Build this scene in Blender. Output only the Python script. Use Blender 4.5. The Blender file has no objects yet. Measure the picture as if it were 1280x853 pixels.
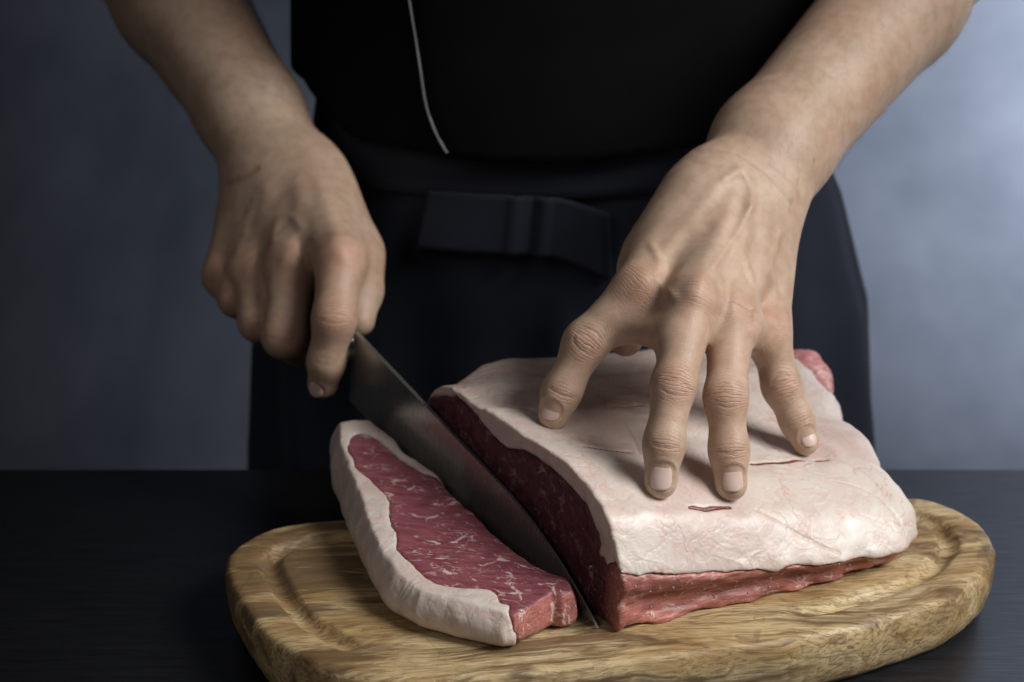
import bpy, math, random
import numpy as np

# ------------------------------------------------------------------ camera, world, lamps, exposure
scene = bpy.context.scene
COL = scene.collection
R = math.radians

cam_data = bpy.data.cameras.new('camera')
cam = bpy.data.objects.new('camera', cam_data)
COL.objects.link(cam)
cam.location = (0.0, -1.02694, 0.55420)
cam.rotation_euler = (R(69.0), 0, 0)
cam_data.sensor_width = 36.0
cam_data.lens = 80.0
cam_data.clip_end = 50
cam_data.clip_start = 0.02
cam_data.dof.use_dof = True
cam_data.dof.focus_distance = 1.09
cam_data.dof.aperture_fstop = 8.0
scene.camera = cam

world = bpy.data.worlds.new('World')
scene.world = world
world.use_nodes = True
world.node_tree.nodes['Background'].inputs[0].default_value = (0.55, 0.65, 0.9, 1)
world.node_tree.nodes['Background'].inputs[1].default_value = 0.012

def area(name, loc, target, size, size_y, power, colour, spread=180):
    d = bpy.data.lights.new(name, 'AREA')
    d.shape = 'RECTANGLE'; d.size = size; d.size_y = size_y
    d.energy = power; d.color = colour; d.spread = R(spread)
    o = bpy.data.objects.new(name, d)
    COL.objects.link(o)
    o.location = loc
    v = np.array(target, float) - np.array(loc, float)
    o.rotation_euler = (math.atan2(math.hypot(v[0], v[1]), -v[2]), 0, math.atan2(v[1], v[0]) - math.pi / 2)
    return o
area('window_light', (0.95, -0.36, 0.92), (0.06, -0.07, 0.02), 0.7, 0.75, 3.35, (1.0, 0.985, 0.955), 64)
area('backdrop_light', (1.25, 0.35, 0.16), (0.74, 1.05, 0.10), 0.35, 0.6, 4.8, (0.92, 0.96, 1.0), 64)
area('room_fill', (-0.9, -1.3, 1.2), (0, -0.12, 0.0), 1.2, 1.2, 0.48, (1.0, 0.95, 0.90), 42)

scene.view_settings.view_transform = 'Standard'
scene.view_settings.look = 'None'
scene.view_settings.exposure = 0.0
scene.view_settings.gamma = 1.0

# ------------------------------------------------------------------ helpers: objects
def tag(o, label=None, cat=None, group=None, kind=None):
    if label: o['label'] = label
    if cat: o['category'] = cat
    if group: o['group'] = group
    if kind: o['kind'] = kind
    return o

def empty(name, loc=(0, 0, 0)):
    o = bpy.data.objects.new(name, None)
    o.empty_display_size = 0.02
    o.location = loc
    COL.objects.link(o)
    return o

def unit(v): v = np.array(v, float); return v / np.linalg.norm(v)

def link_mesh(name, me, mat, parent=None, smooth=True):
    o = bpy.data.objects.new(name, me)
    COL.objects.link(o)
    if mat: me.materials.append(mat)
    if smooth: me.polygons.foreach_set('use_smooth', np.ones(len(me.polygons), bool))
    if parent:
        o.parent = parent
        o.matrix_parent_inverse = parent.matrix_basis.inverted()
    return o

def mesh_np(name, V, Q, mat, parent=None, tint=None, smooth=True):
    """verts (n,3), quads (m,4) or a list of faces -> one mesh object"""
    me = bpy.data.meshes.new(name)
    V = np.ascontiguousarray(V, np.float32)
    if isinstance(Q, np.ndarray):
        n = Q.shape[1]
        me.vertices.add(len(V)); me.vertices.foreach_set('co', V.ravel())
        me.loops.add(Q.size); me.loops.foreach_set('vertex_index', np.ascontiguousarray(Q, np.int32).ravel())
        me.polygons.add(len(Q))
        me.polygons.foreach_set('loop_start', np.arange(0, Q.size, n, dtype=np.int32))
        me.update(calc_edges=True); me.validate()
    else:
        me.from_pydata(V.tolist(), [], Q); me.update()
    if tint is not None:
        a = me.attributes.new('tint', 'FLOAT_COLOR', 'POINT')
        c = np.ones((len(V), 4), np.float32); c[:, :tint.shape[1]] = tint
        a.data.foreach_set('color', c.ravel())
    return link_mesh(name, me, mat, parent, smooth)

def tube(name, pts, rad, mat, parent=None, n=10, closed_ends=True):
    P = np.array(pts, float); m = len(P)
    rad = np.broadcast_to(np.array(rad, float), (m,))
    T = np.gradient(P, axis=0); T /= np.linalg.norm(T, axis=1)[:, None]
    up = np.array([0.13, -0.99, 0.07]); V = []
    for i in range(m):
        a = np.cross(T[i], up); a /= np.linalg.norm(a); b = np.cross(T[i], a)
        for k in range(n):
            t = 2 * math.pi * k / n
            V.append(P[i] + rad[i] * (math.cos(t) * a + math.sin(t) * b))
    F = [[i * n + k, i * n + (k + 1) % n, (i + 1) * n + (k + 1) % n, (i + 1) * n + k] for i in range(m - 1) for k in range(n)]
    F += [list(range(n))[::-1], [(m - 1) * n + k for k in range(n)]]
    return mesh_np(name, np.array(V), F, mat, parent)

def box_mesh(x0, x1, y0, y1, z0, z1, b=0.0):
    """bevelled box"""
    import bmesh
    bm = bmesh.new()
    bmesh.ops.create_cube(bm, size=1)
    for v in bm.verts:
        v.co = ((x0 + x1) / 2 + v.co.x * (x1 - x0), (y0 + y1) / 2 + v.co.y * (y1 - y0), (z0 + z1) / 2 + v.co.z * (z1 - z0))
    if b: bmesh.ops.bevel(bm, geom=bm.edges[:], offset=b, segments=2, affect='EDGES')
    me = bpy.data.meshes.new('box'); bm.to_mesh(me); bm.free()
    return me

def spline(pts, per=8, closed=False):
    P = np.array(pts, float); n = len(P); out = []
    rng = range(n if closed else n - 1)
    for i in rng:
        if closed: p0, p1, p2, p3 = P[i - 1], P[i], P[(i + 1) % n], P[(i + 2) % n]
        else: p0, p1, p2, p3 = P[max(i - 1, 0)], P[i], P[i + 1], P[min(i + 2, n - 1)]
        for k in range(per):
            t = k / per
            out.append(0.5 * (2 * p1 + (p2 - p0) * t + (2 * p0 - 5 * p1 + 4 * p2 - p3) * t * t + (3 * p1 - p0 - 3 * p2 + p3) * t ** 3))
    if not closed: out.append(P[-1])
    return np.array(out)

# ------------------------------------------------------------------ helpers: numeric noise, distance fields, surface nets
_rng = np.random.default_rng(7)
_LAT = _rng.random((32, 32, 32)).astype(np.float32) * 2 - 1
def vnoise(p):
    i = np.floor(p).astype(np.int32); f = (p - i).astype(np.float32); f = f * f * (3 - 2 * f)
    i &= 31; j = (i + 1) & 31
    x0, y0, z0 = i[..., 0], i[..., 1], i[..., 2]; x1, y1, z1 = j[..., 0], j[..., 1], j[..., 2]
    fx, fy, fz = f[..., 0], f[..., 1], f[..., 2]
    def L(a, b, t): return a + (b - a) * t
    return L(L(L(_LAT[x0, y0, z0], _LAT[x1, y0, z0], fx), L(_LAT[x0, y1, z0], _LAT[x1, y1, z0], fx), fy),
             L(L(_LAT[x0, y0, z1], _LAT[x1, y0, z1], fx), L(_LAT[x0, y1, z1], _LAT[x1, y1, z1], fx), fy), fz)
def fbm(p, octaves=3):
    s = 0; a = 1.0
    for k in range(octaves):
        s = s + a * vnoise(p * (2.03 ** k) + 11.7 * k); a *= 0.5
    return s
def v3(x, y, z, f): return np.stack(np.broadcast_arrays(x * f, y * f, z * f), -1)

def smin(a, b, k):
    h = np.maximum(k - np.abs(a - b), 0) / k
    return np.minimum(a, b) - h * h * k * 0.25
def smax(a, b, k): return -smin(-a, -b, k)

class Field:
    def __init__(self, lo, hi, h):
        self.lo = np.array(lo, np.float32); self.h = h
        self.n = np.ceil((np.array(hi) - lo) / h).astype(int) + 1
        self.F = np.full(self.n, 1.0, np.float32)
        self.ax = [self.lo[i] + h * np.arange(self.n[i], dtype=np.float32) for i in range(3)]
    def _win(self, pts, pad):
        p = np.array(pts); lo = p.min(0) - pad; hi = p.max(0) + pad
        a = np.clip(np.floor((lo - self.lo) / self.h).astype(int), 0, self.n)
        b = np.clip(np.ceil((hi - self.lo) / self.h).astype(int) + 1, 0, self.n)
        return tuple(slice(x, y) for x, y in zip(a, b))
    def cone(self, a, b, ra, rb, k=0.008, n=None, flat=1.0, sub=False):
        """round cone from a to b smoothly united (or cut); n, flat: squash along direction n"""
        a = np.array(a, np.float32); b = np.array(b, np.float32)
        w = self._win([a, b], max(ra, rb) * max(1, 1 / flat) + 2.5 * k + 0.004)
        X, Y, Z = np.meshgrid(*[self.ax[i][w[i]] for i in range(3)], indexing='ij')
        if X.size == 0: return
        d = b - a; L2 = max(float(d @ d), 1e-12)
        px, py, pz = X - a[0], Y - a[1], Z - a[2]
        t = np.clip((px * d[0] + py * d[1] + pz * d[2]) / L2, 0, 1)
        px = px - t * d[0]; py = py - t * d[1]; pz = pz - t * d[2]
        q = px * px + py * py + pz * pz
        if n is not None:
            n = np.array(n, np.float32); n = n / np.linalg.norm(n)
            c = px * n[0] + py * n[1] + pz * n[2]
            q = q + c * c * (flat * flat - 1)
        dist = np.sqrt(q) - (ra + (rb - ra) * t)
        if sub: self.F[w] = smax(self.F[w], -dist, k)
        else: self.F[w] = smin(self.F[w], dist, k)
    def mesh(self): return surface_nets(self.F, self.lo, self.h)

def surface_nets(F, lo, h):
    S = F < 0
    c = [(0,0,0),(1,0,0),(0,1,0),(1,1,0),(0,0,1),(1,0,1),(0,1,1),(1,1,1)]
    n = np.array(F.shape) - 1
    def sl(A, o): return A[o[0]:o[0] + n[0], o[1]:o[1] + n[1], o[2]:o[2] + n[2]]
    cnt = np.zeros(n, np.uint8)
    for o in c: cnt += sl(S, o)
    act = (cnt > 0) & (cnt < 8)
    I = np.argwhere(act)
    vals = [F[I[:, 0] + o[0], I[:, 1] + o[1], I[:, 2] + o[2]] for o in c]
    P = np.zeros((len(I), 3), np.float32); m = np.zeros(len(I), np.float32)
    for a in range(8):
        for b in range(a + 1, 8):
            ca, cb = np.array(c[a]), np.array(c[b])
            if np.abs(ca - cb).sum() != 1: continue
            x = (vals[a] < 0) != (vals[b] < 0)
            t = np.where(x, vals[a] / np.where(x, vals[a] - vals[b], 1), 0)
            P += np.where(x[:, None], ca + t[:, None] * (cb - ca), 0); m += x
    V = lo + h * (I + P / m[:, None])
    idx = np.full(n, -1, np.int32); idx[act] = np.arange(len(I), dtype=np.int32)
    Q = []
    for ax in range(3):
        s0 = [slice(1, -1)] * 3; s1 = [slice(1, -1)] * 3
        s0[ax] = slice(0, -1); s1[ax] = slice(1, None)
        A, B = S[tuple(s0)], S[tuple(s1)]
        E = np.argwhere(A != B)
        off = np.ones(3, int); off[ax] = 0
        E2 = E + off
        inside = A[E[:, 0], E[:, 1], E[:, 2]]
        u, v = (ax + 1) % 3, (ax + 2) % 3
        def at(du, dv):
            q = E2.copy(); q[:, u] -= du; q[:, v] -= dv
            return idx[q[:, 0], q[:, 1], q[:, 2]]
        q = np.stack([at(1, 1), at(0, 1), at(0, 0), at(1, 0)], 1)
        q[~inside] = q[~inside][:, ::-1]
        Q.append(q)
    Q = np.concatenate(Q); Q = Q[(Q >= 0).all(1)]
    return V, Q

def vnormals(V, Q):
    a = V[Q[:, 2]] - V[Q[:, 0]]; b = V[Q[:, 3]] - V[Q[:, 1]]
    fn = np.cross(a, b); N = np.zeros((len(V), 3))
    for ax in range(3):
        for k in range(4): N[:, ax] += np.bincount(Q[:, k], fn[:, ax], len(V))
    return N / np.maximum(np.linalg.norm(N, axis=1), 1e-12)[:, None]

def relax(V, Q, it=1, w=0.5):
    for _ in range(it):
        S = np.zeros_like(V); c = np.zeros(len(V))
        for k in range(4):
            for j in (1, 3):
                for ax in range(3): S[:, ax] += np.bincount(Q[:, k], V[Q[:, (k + j) % 4], ax], len(V))
                c += np.bincount(Q[:, k], minlength=len(V))
        V = V + w * (S / np.maximum(c, 1)[:, None] - V)
    return V

def seg_dist2(P, poly):
    """distance of 2-D or 3-D points to a polyline, vectorised over the points"""
    d = np.full(len(P), 1e9)
    for a, b in zip(poly[:-1], poly[1:]):
        e = b - a; L2 = max(e @ e, 1e-14)
        t = np.clip(((P - a) @ e) / L2, 0, 1)
        d = np.minimum(d, np.linalg.norm(P - a - t[:, None] * e, axis=1))
    return d

def poly_sdf(x, y, poly):
    """signed distance to a closed 2-D polygon (negative inside)"""
    d = np.full(x.shape, 1e9, np.float32); ins = np.zeros(x.shape, bool)
    n = len(poly)
    for i in range(n):
        ax_, ay = poly[i]; bx, by = poly[(i + 1) % n]
        ex, ey = bx - ax_, by - ay
        t = np.clip(((x - ax_) * ex + (y - ay) * ey) / max(ex * ex + ey * ey, 1e-14), 0, 1)
        d = np.minimum(d, np.hypot(x - ax_ - t * ex, y - ay - t * ey))
        if ay != by:
            c = ((ay > y) != (by > y)) & (x < (bx - ax_) * (y - ay) / (by - ay) + ax_)
            ins ^= c
    return np.where(ins, -d, d)

# ------------------------------------------------------------------ helpers: materials
class NT:
    def __init__(self, name):
        self.m = bpy.data.materials.new(name); self.m.use_nodes = True
        self.t = self.m.node_tree; self.b = self.t.nodes['Principled BSDF']
    def n(self, kind, **kw):
        x = self.t.nodes.new(kind)
        for k, v in kw.items():
            if k.startswith('i_'):
                key = k[2:]; key = int(key) if key.isdigit() else key.replace('_', ' ')
                self.set(x.inputs[key], v)
            else: setattr(x, k, v)
        return x
    def set(self, sock, v):
        if isinstance(v, bpy.types.NodeSocket): self.t.links.new(v, sock)
        elif isinstance(v, tuple) and len(v) == 3 and sock.type == 'RGBA': sock.default_value = (*v, 1)
        else: sock.default_value = v
    def p(self, **kw):
        for k, v in kw.items(): self.set(self.b.inputs[k.replace('_', ' ')], v)
    def coord(self, scale=(1, 1, 1), rot=(0, 0, 0)):
        g = self.n('ShaderNodeTexCoord')
        mp = self.n('ShaderNodeMapping', i_Vector=g.outputs['Object'], i_Scale=scale, i_Rotation=rot)
        return mp.outputs[0]
    def noise(self, vec, scale, detail=3.0, rough=0.5, dist=0.0, color=False):
        x = self.n('ShaderNodeTexNoise', i_Vector=vec, i_Scale=scale, i_Detail=detail, i_Roughness=rough, i_Distortion=dist)
        return x.outputs['Color' if color else 'Fac']
    def ramp(self, fac, stops, interp='LINEAR'):
        x = self.n('ShaderNodeValToRGB', i_Fac=fac); cr = x.color_ramp; cr.interpolation = interp
        while len(cr.elements) < len(stops): cr.elements.new(0.5)
        for e, (pos, c) in zip(cr.elements, stops):
            e.position = pos; e.color = (c, c, c, 1) if isinstance(c, (int, float)) else (*c, 1)
        return x.outputs[0]
    def mix(self, fac, a, b, mode='MIX'):
        x = self.n('ShaderNodeMix', data_type='RGBA', blend_type=mode)
        self.set(x.inputs[0], fac); self.set(x.inputs[6], a); self.set(x.inputs[7], b)
        return x.outputs[2]
    def math(self, op, a, b=None, c=None, clamp=False):
        x = self.n('ShaderNodeMath', operation=op, use_clamp=clamp)
        self.set(x.inputs[0], a)
        if b is not None: self.set(x.inputs[1], b)
        if c is not None: self.set(x.inputs[2], c)
        return x.outputs[0]
    def bump(self, h, strength=0.3, dist=0.001, normal=None):
        x = self.n('ShaderNodeBump', i_Height=h, i_Strength=strength, i_Distance=dist)
        if normal is not None: self.set(x.inputs['Normal'], normal)
        return x.outputs[0]
    def attr(self, name='tint'):
        a = self.n('ShaderNodeAttribute', attribute_name=name)
        s = self.n('ShaderNodeSeparateColor', i_0=a.outputs['Color'])
        return s.outputs[0], s.outputs[1], s.outputs[2]

def mat_backdrop():
    q = NT('backdrop_canvas'); v = q.coord()
    a = q.noise(v, 2.2, 5, 0.55, 0.6); b = q.noise(v, 9, 4, 0.6)
    f = q.math('ADD', q.math('MULTIPLY', a, 0.75), q.math('MULTIPLY', b, 0.25))
    q.p(Base_Color=q.ramp(f, [(0.38, (0.15, 0.18, 0.245)), (0.62, (0.33, 0.365, 0.46))]), Roughness=0.9)
    q.p(Normal=q.bump(q.noise(v, 60, 4, 0.7), 0.25, 0.002))
    return q.m

def mat_table():
    q = NT('black_stained_wood'); v = q.coord((1.2, 14, 14))
    g = q.noise(v, 14, 6, 0.65, 0.4); f = q.noise(q.coord((4, 90, 90)), 9, 3, 0.6)
    q.p(Base_Color=q.ramp(g, [(0.35, (0.008, 0.008, 0.010)), (0.75, (0.018, 0.019, 0.024))]))
    q.p(Roughness=q.ramp(f, [(0.3, 0.30), (0.7, 0.46)]), Specular_IOR_Level=0.75)
    pit = q.ramp(q.noise(q.coord(), 95, 2, 0.5), [(0.22, 0.0), (0.30, 1.0)])
    h = q.math('ADD', q.math('MULTIPLY', g, 0.6), q.math('ADD', q.math('MULTIPLY', f, 0.4), q.math('MULTIPLY', pit, 0.5)))
    q.p(Normal=q.bump(h, 0.5, 0.0012))
    return q.m

def mat_olive():
    q = NT('olive_wood'); v0 = q.coord(rot=(0, 0, R(-8)))
    w = q.noise(v0, 7, 3, 0.5, color=True)
    def warp(amount):
        x = q.n('ShaderNodeVectorMath', operation='MULTIPLY_ADD'); q.set(x.inputs[0], w); x.inputs[1].default_value = amount; q.set(x.inputs[2], v0); return x.outputs[0]
    def stretch(vec, sc): return q.n('ShaderNodeMapping', i_Vector=vec, i_Scale=sc).outputs[0]
    vv = warp((0.07, 0.042, 0.030)); v2 = warp((0.05, 0.026, 0.018))
    broad = q.noise(stretch(vv, (1.0, 4.5, 3.5)), 8, 5, 0.62, 0.6)
    c = q.ramp(broad, [(0.28, (0.25, 0.145, 0.060)), (0.40, (0.46, 0.31, 0.145)), (0.52, (0.62, 0.475, 0.26)), (0.72, (0.74, 0.62, 0.40))])
    # dark heartwood: broad brown streaks, most of it towards the left end
    sx = q.n('ShaderNodeSeparateXYZ', i_Vector=q.n('ShaderNodeTexCoord').outputs['Object'])
    left = q.ramp(q.math('MULTIPLY_ADD', sx.outputs[0], 1.0, 0.5), [(0.34, 1.0), (0.56, 0.0)])
    heart = q.ramp(q.math('ADD', q.noise(stretch(vv, (1.0, 5.0, 4.0)), 7, 4, 0.6, 0.9), q.math('MULTIPLY', left, 0.16)), [(0.555, 0.0), (0.64, 0.85)])
    c = q.mix(heart, c, q.ramp(q.noise(stretch(v2, (2.0, 14.0, 12.0)), 9, 4, 0.65), [(0.35, (0.055, 0.028, 0.013)), (0.65, (0.20, 0.115, 0.052))]))
    # annual layers: swirling bands whose late wood is thin and dark
    ly = q.noise(stretch(vv, (0.8, 4.6, 3.2)), 8.0, 4, 0.55, 0.2)
    lf = q.math('FRACT', q.math('MULTIPLY', ly, 14.0))
    late = q.ramp(lf, [(0.0, 0.0), (0.55, 0.12), (0.9, 0.8), (0.97, 1.0), (1.0, 0.0)])
    lm = q.ramp(q.noise(stretch(v0, (1.0, 2.0, 2.0)), 9, 3, 0.6), [(0.36, 0.03), (0.66, 0.7)])
    c = q.mix(q.math('MULTIPLY', late, lm), c, (0.12, 0.062, 0.024))
    # fine pores and streaks along the grain
    fine = q.noise(stretch(v2, (6.0, 110.0, 90.0)), 7, 4, 0.7)
    c = q.mix(q.ramp(fine, [(0.36, 0.7), (0.54, 0.0)]), c, (0.15, 0.082, 0.034))
    pore = q.ramp(q.noise(stretch(v2, (14.0, 170.0, 140.0)), 8, 2, 0.6), [(0.30, 0.6), (0.38, 0.0)])
    c = q.mix(pore, c, (0.10, 0.055, 0.024))
    # spalted wood at the right end: blotches and thin black zone lines
    right = q.ramp(q.math('MULTIPLY_ADD', sx.outputs[0], 1.0, 0.5), [(0.66, 0.0), (0.74, 1.0)])
    sp = q.noise(v2, 24, 5, 0.62, 1.2)
    c = q.mix(q.math('MULTIPLY', right, q.ramp(sp, [(0.47, 0.0), (0.60, 0.75)])), c, (0.085, 0.052, 0.032))
    zone = q.ramp(q.math('ABSOLUTE', q.math('SUBTRACT', q.noise(v2, 13, 3, 0.55, 0.8), 0.5)), [(0.0, 1.0), (0.003, 0.7), (0.007, 0.0)])
    c = q.mix(q.math('MULTIPLY', zone, q.ramp(q.noise(v0, 14, 2), [(0.5, 0.0), (0.62, 0.3)])), c, (0.05, 0.028, 0.015))
    # a few knife scars on the top
    sc = q.ramp(q.noise(stretch(q.coord(rot=(0, 0, R(38))), (3.0, 190.0, 20.0)), 6, 2, 0.5), [(0.66, 0.0), (0.70, 1.0)])
    c = q.mix(q.math('MULTIPLY', sc, 0.22), c, (0.20, 0.12, 0.06))
    q.p(Base_Color=c, Roughness=q.ramp(fine, [(0.3, 0.58), (0.7, 0.42)]), Specular_IOR_Level=0.4)
    h = q.math('SUBTRACT', q.math('MULTIPLY', fine, 0.8), q.math('ADD', q.math('MULTIPLY', q.math('MULTIPLY', late, lm), 0.3), q.math('MULTIPLY', q.math('ADD', sc, zone), 0.5)))
    q.p(Normal=q.bump(h, 0.22, 0.0006))
    return q.m

def mat_fat():
    q = NT('beef_fat'); v = q.coord(); nick, mem, fold = q.attr()
    m = q.noise(v, 26, 5, 0.6, 0.8); m2 = q.noise(v, 170, 3, 0.6)
    c = q.ramp(m, [(0.28, (0.58, 0.43, 0.385)), (0.5, (0.68, 0.575, 0.52)), (0.72, (0.73, 0.665, 0.60))])
    blush = q.ramp(q.noise(v, 55, 5, 0.68, 1.6), [(0.54, 0.0), (0.70, 0.45)])
    c = q.mix(blush, c, (0.64, 0.38, 0.33))
    vn = q.n('ShaderNodeTexVoronoi', feature='DISTANCE_TO_EDGE', i_Vector=q.mix(0.06, v, q.noise(v, 30, 4, 0.6, color=True), 'ADD'), i_Scale=42.0).outputs['Distance']
    cap = q.math('MULTIPLY', q.ramp(vn, [(0.0, 1.0), (0.035, 0.0)]), q.ramp(q.noise(v, 24, 2), [(0.5, 0.0), (0.65, 0.5)]))
    c = q.mix(cap, c, (0.55, 0.24, 0.20))
    memc = q.ramp(q.noise(v, 75, 5, 0.68, 1.2), [(0.3, (0.38, 0.23, 0.20)), (0.7, (0.66, 0.52, 0.47))])
    c = q.mix(q.math('MULTIPLY', mem, 0.75), c, memc)
    c = q.mix(q.math('MULTIPLY', q.ramp(fold, [(0.7, 0.0), (1.0, 0.4)]), q.noise(v, 120, 3)), c, (0.50, 0.30, 0.26))
    slit = q.ramp(q.math('ADD', nick, q.math('MULTIPLY_ADD', m2, 0.16, -0.08)), [(0.735, 0.0), (0.82, 1.0)])
    c = q.mix(slit, c, (0.16, 0.03, 0.022))
    q.p(Base_Color=c, Roughness=q.ramp(m2, [(0.3, 0.32), (0.7, 0.5)]), Specular_IOR_Level=0.5)
    q.p(Subsurface_Weight=0.35, Subsurface_Radius=(0.006, 0.003, 0.002), Subsurface_Scale=0.7, Coat_Weight=q.ramp(q.noise(v, 34, 3), [(0.45, 0.0), (0.65, 0.35)]), Coat_Roughness=0.22)
    # thin swirling surface lines in patches, fine grain, fold lines and cuts
    sw = q.noise(q.n('ShaderNodeMapping', i_Vector=v, i_Scale=(1.0, 1.5, 1.0)).outputs[0], 24, 2, 0.45, 0.4)
    swl = q.ramp(q.math('ABSOLUTE', q.math('SUBTRACT', q.math('FRACT', q.math('MULTIPLY', sw, 13.0)), 0.5)), [(0.0, 1.0), (0.30, 0.0)])
    swm = q.ramp(q.noise(v, 15, 2), [(0.46, 0.0), (0.60, 1.0)])
    scr = q.ramp(vn, [(0.0, 0.0), (0.10, 1.0)])
    h = q.math('ADD', q.math('MULTIPLY', q.math('MULTIPLY', swl, swm), 0.55), q.math('ADD', q.math('MULTIPLY', m2, 0.45), q.math('MULTIPLY', q.noise(v, 70, 5, 0.65, 1.0), 0.8)))
    h = q.math('ADD', h, q.math('MULTIPLY', q.math('MULTIPLY', scr, q.math('MULTIPLY_ADD', mem, 0.7, 0.25)), 0.9))
    h = q.math('SUBTRACT', h, q.math('ADD', q.math('MULTIPLY', slit, 1.5), q.ramp(fold, [(0.8, 0.0), (1.0, 0.5)])))
    q.p(Normal=q.bump(h, 0.6, 0.0010))
    return q.m

def mat_lean(name, rot, bright=1.0, marb=0.6, outer=(0.48, 0.175, 0.14)):
    q = NT(name); v = q.coord(rot=rot); pale, seam, _ = q.attr()
    st = q.n('ShaderNodeMapping', i_Vector=v, i_Scale=(1.0, 2.0, 2.0)).outputs[0]
    w = q.noise(st, 45, 3, 0.5, color=True)
    vv = q.n('ShaderNodeVectorMath', operation='MULTIPLY_ADD'); q.set(vv.inputs[0], w); vv.inputs[1].default_value = (0.028, 0.028, 0.028); q.set(vv.inputs[2], st)
    def net(scale, width, lo, hi, gs):
        d = q.n('ShaderNodeTexVoronoi', feature='DISTANCE_TO_EDGE', i_Vector=vv.outputs[0], i_Scale=scale).outputs['Distance']
        gate = q.ramp(q.noise(v, gs, 3, 0.6), [(lo, 0.0), (hi, 1.0)])
        x = q.math('DIVIDE', d, q.math('MULTIPLY_ADD', gate, width, 0.0005))
        return q.math('MULTIPLY', q.ramp(x, [(0.0, 1.0), (0.55, 0.8), (1.0, 0.0)]), gate)
    f = q.math('MAXIMUM', net(46.0, 0.085, 0.50, 0.72, 62), q.math('MULTIPLY', net(105.0, 0.085, 0.47, 0.68, 95), 0.75))
    fleck = q.ramp(q.noise(vv.outputs[0], 170, 2, 0.5), [(0.68, 0.0), (0.74, 0.7)])
    sn = q.math('ADD', seam, q.math('MULTIPLY_ADD', q.noise(v, 150, 5, 0.72), 1.0, -0.58))
    f = q.math('MAXIMUM', f, q.ramp(sn, [(0.82, 0.0), (0.93, 0.9)]))
    f = q.math('MULTIPLY', q.math('MAXIMUM', f, fleck), q.math('MULTIPLY_ADD', pale, 0.5, marb))
    g = q.noise(q.n('ShaderNodeMapping', i_Vector=v, i_Scale=(1.0, 6.0, 6.0)).outputs[0], 60, 4, 0.6)
    B = bright
    c = q.ramp(g, [(0.3, (0.082 * B, 0.022 * B, 0.029 * B)), (0.7, (0.155 * B, 0.048 * B, 0.059 * B))])
    gs = q.ramp(q.noise(q.n('ShaderNodeMapping', i_Vector=v, i_Scale=(1.0, 9.0, 11.0)).outputs[0], 55, 5, 0.68, 0.5), [(0.32, 0.0), (0.68, 1.0)])
    c = q.mix(pale, c, q.mix(gs, tuple(x * 0.55 for x in outer), tuple(min(1, x * 1.45) for x in outer)))
    c = q.mix(f, c, (0.72, 0.52, 0.48))
    q.p(Base_Color=c, Roughness=q.ramp(q.noise(v, 130, 4, 0.65), [(0.3, 0.30), (0.7, 0.58)]), Specular_IOR_Level=0.45, Subsurface_Weight=0.12, Subsurface_Radius=(0.004, 0.001, 0.001), Subsurface_Scale=0.4)
    h = q.math('ADD', g, q.math('ADD', q.math('MULTIPLY', f, 0.5), q.math('MULTIPLY', q.noise(v, 260, 4, 0.65), 0.7)))
    q.p(Normal=q.bump(h, 0.45, 0.001))
    return q.m

def mat_skin():
    q = NT('skin'); v = q.coord(); red, crease, hair = q.attr()
    m = q.noise(v, 40, 4, 0.6); m2 = q.noise(v, 160, 3, 0.55)
    c = q.ramp(m, [(0.3, (0.48, 0.335, 0.24)), (0.7, (0.60, 0.44, 0.33))])
    c = q.mix(q.ramp(q.noise(v, 17, 4, 0.6), [(0.45, 0.0), (0.7, 0.35)]), c, (0.56, 0.30, 0.215))
    c = q.mix(q.math('MULTIPLY', red, 0.75), c, (0.60, 0.27, 0.19))
    c = q.mix(q.math('MULTIPLY', crease, 0.45), c, (0.27, 0.13, 0.085))
    c = q.mix(q.math('MULTIPLY', hair, 0.55), c, (0.66, 0.52, 0.36))
    mole = q.ramp(q.noise(v, 120, 1, 0.4), [(0.165, 0.6), (0.185, 0.0)])
    c = q.mix(mole, c, (0.22, 0.11, 0.07))
    c = q.mix(q.ramp(m2, [(0.35, 0.22), (0.6, 0.0)]), c, (0.36, 0.19, 0.12))
    q.p(Base_Color=c, Roughness=q.ramp(m2, [(0.3, 0.36), (0.7, 0.50)]), Specular_IOR_Level=0.5)
    q.p(Subsurface_Weight=0.18, Subsurface_Radius=(0.008, 0.003, 0.0015), Subsurface_Scale=0.35)
    jr, jg, jm = q.attr('joint')
    jv = q.n('ShaderNodeCombineXYZ', i_X=jr, i_Y=q.math('MULTIPLY', jg, 0.55), i_Z=q.n('ShaderNodeSeparateXYZ', i_Vector=v).outputs[0]).outputs[0]
    wr = q.n('ShaderNodeTexWave', bands_direction='X', i_Vector=jv, i_Scale=8.0, i_Distortion=5.0, i_Detail=3.0, i_Detail_Scale=1.6, i_Detail_Roughness=0.6).outputs['Fac']
    fold = q.math('MULTIPLY', q.math('MULTIPLY', q.ramp(wr, [(0.0, 1.0), (0.30, 0.0)]), q.ramp(q.noise(v, 210, 2), [(0.35, 0.25), (0.6, 1.0)])), jm, clamp=True)
    c = q.mix(q.math('MULTIPLY', fold, 0.27), c, (0.25, 0.12, 0.08))
    q.p(Base_Color=c)
    vo = q.n('ShaderNodeTexVoronoi', feature='DISTANCE_TO_EDGE', i_Vector=v, i_Scale=900.0).outputs['Distance']
    h = q.math('ADD', q.math('MULTIPLY', q.ramp(vo, [(0.0, 0.0), (0.12, 1.0)]), 0.35), q.math('MULTIPLY', q.noise(v, 300, 3, 0.6), 0.6))
    q.p(Normal=q.bump(h, 0.35, 0.0005, q.bump(q.math('MULTIPLY', q.math('MULTIPLY', fold, -1.0), 1.0), 0.6, 0.0008)))
    return q.m

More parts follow.
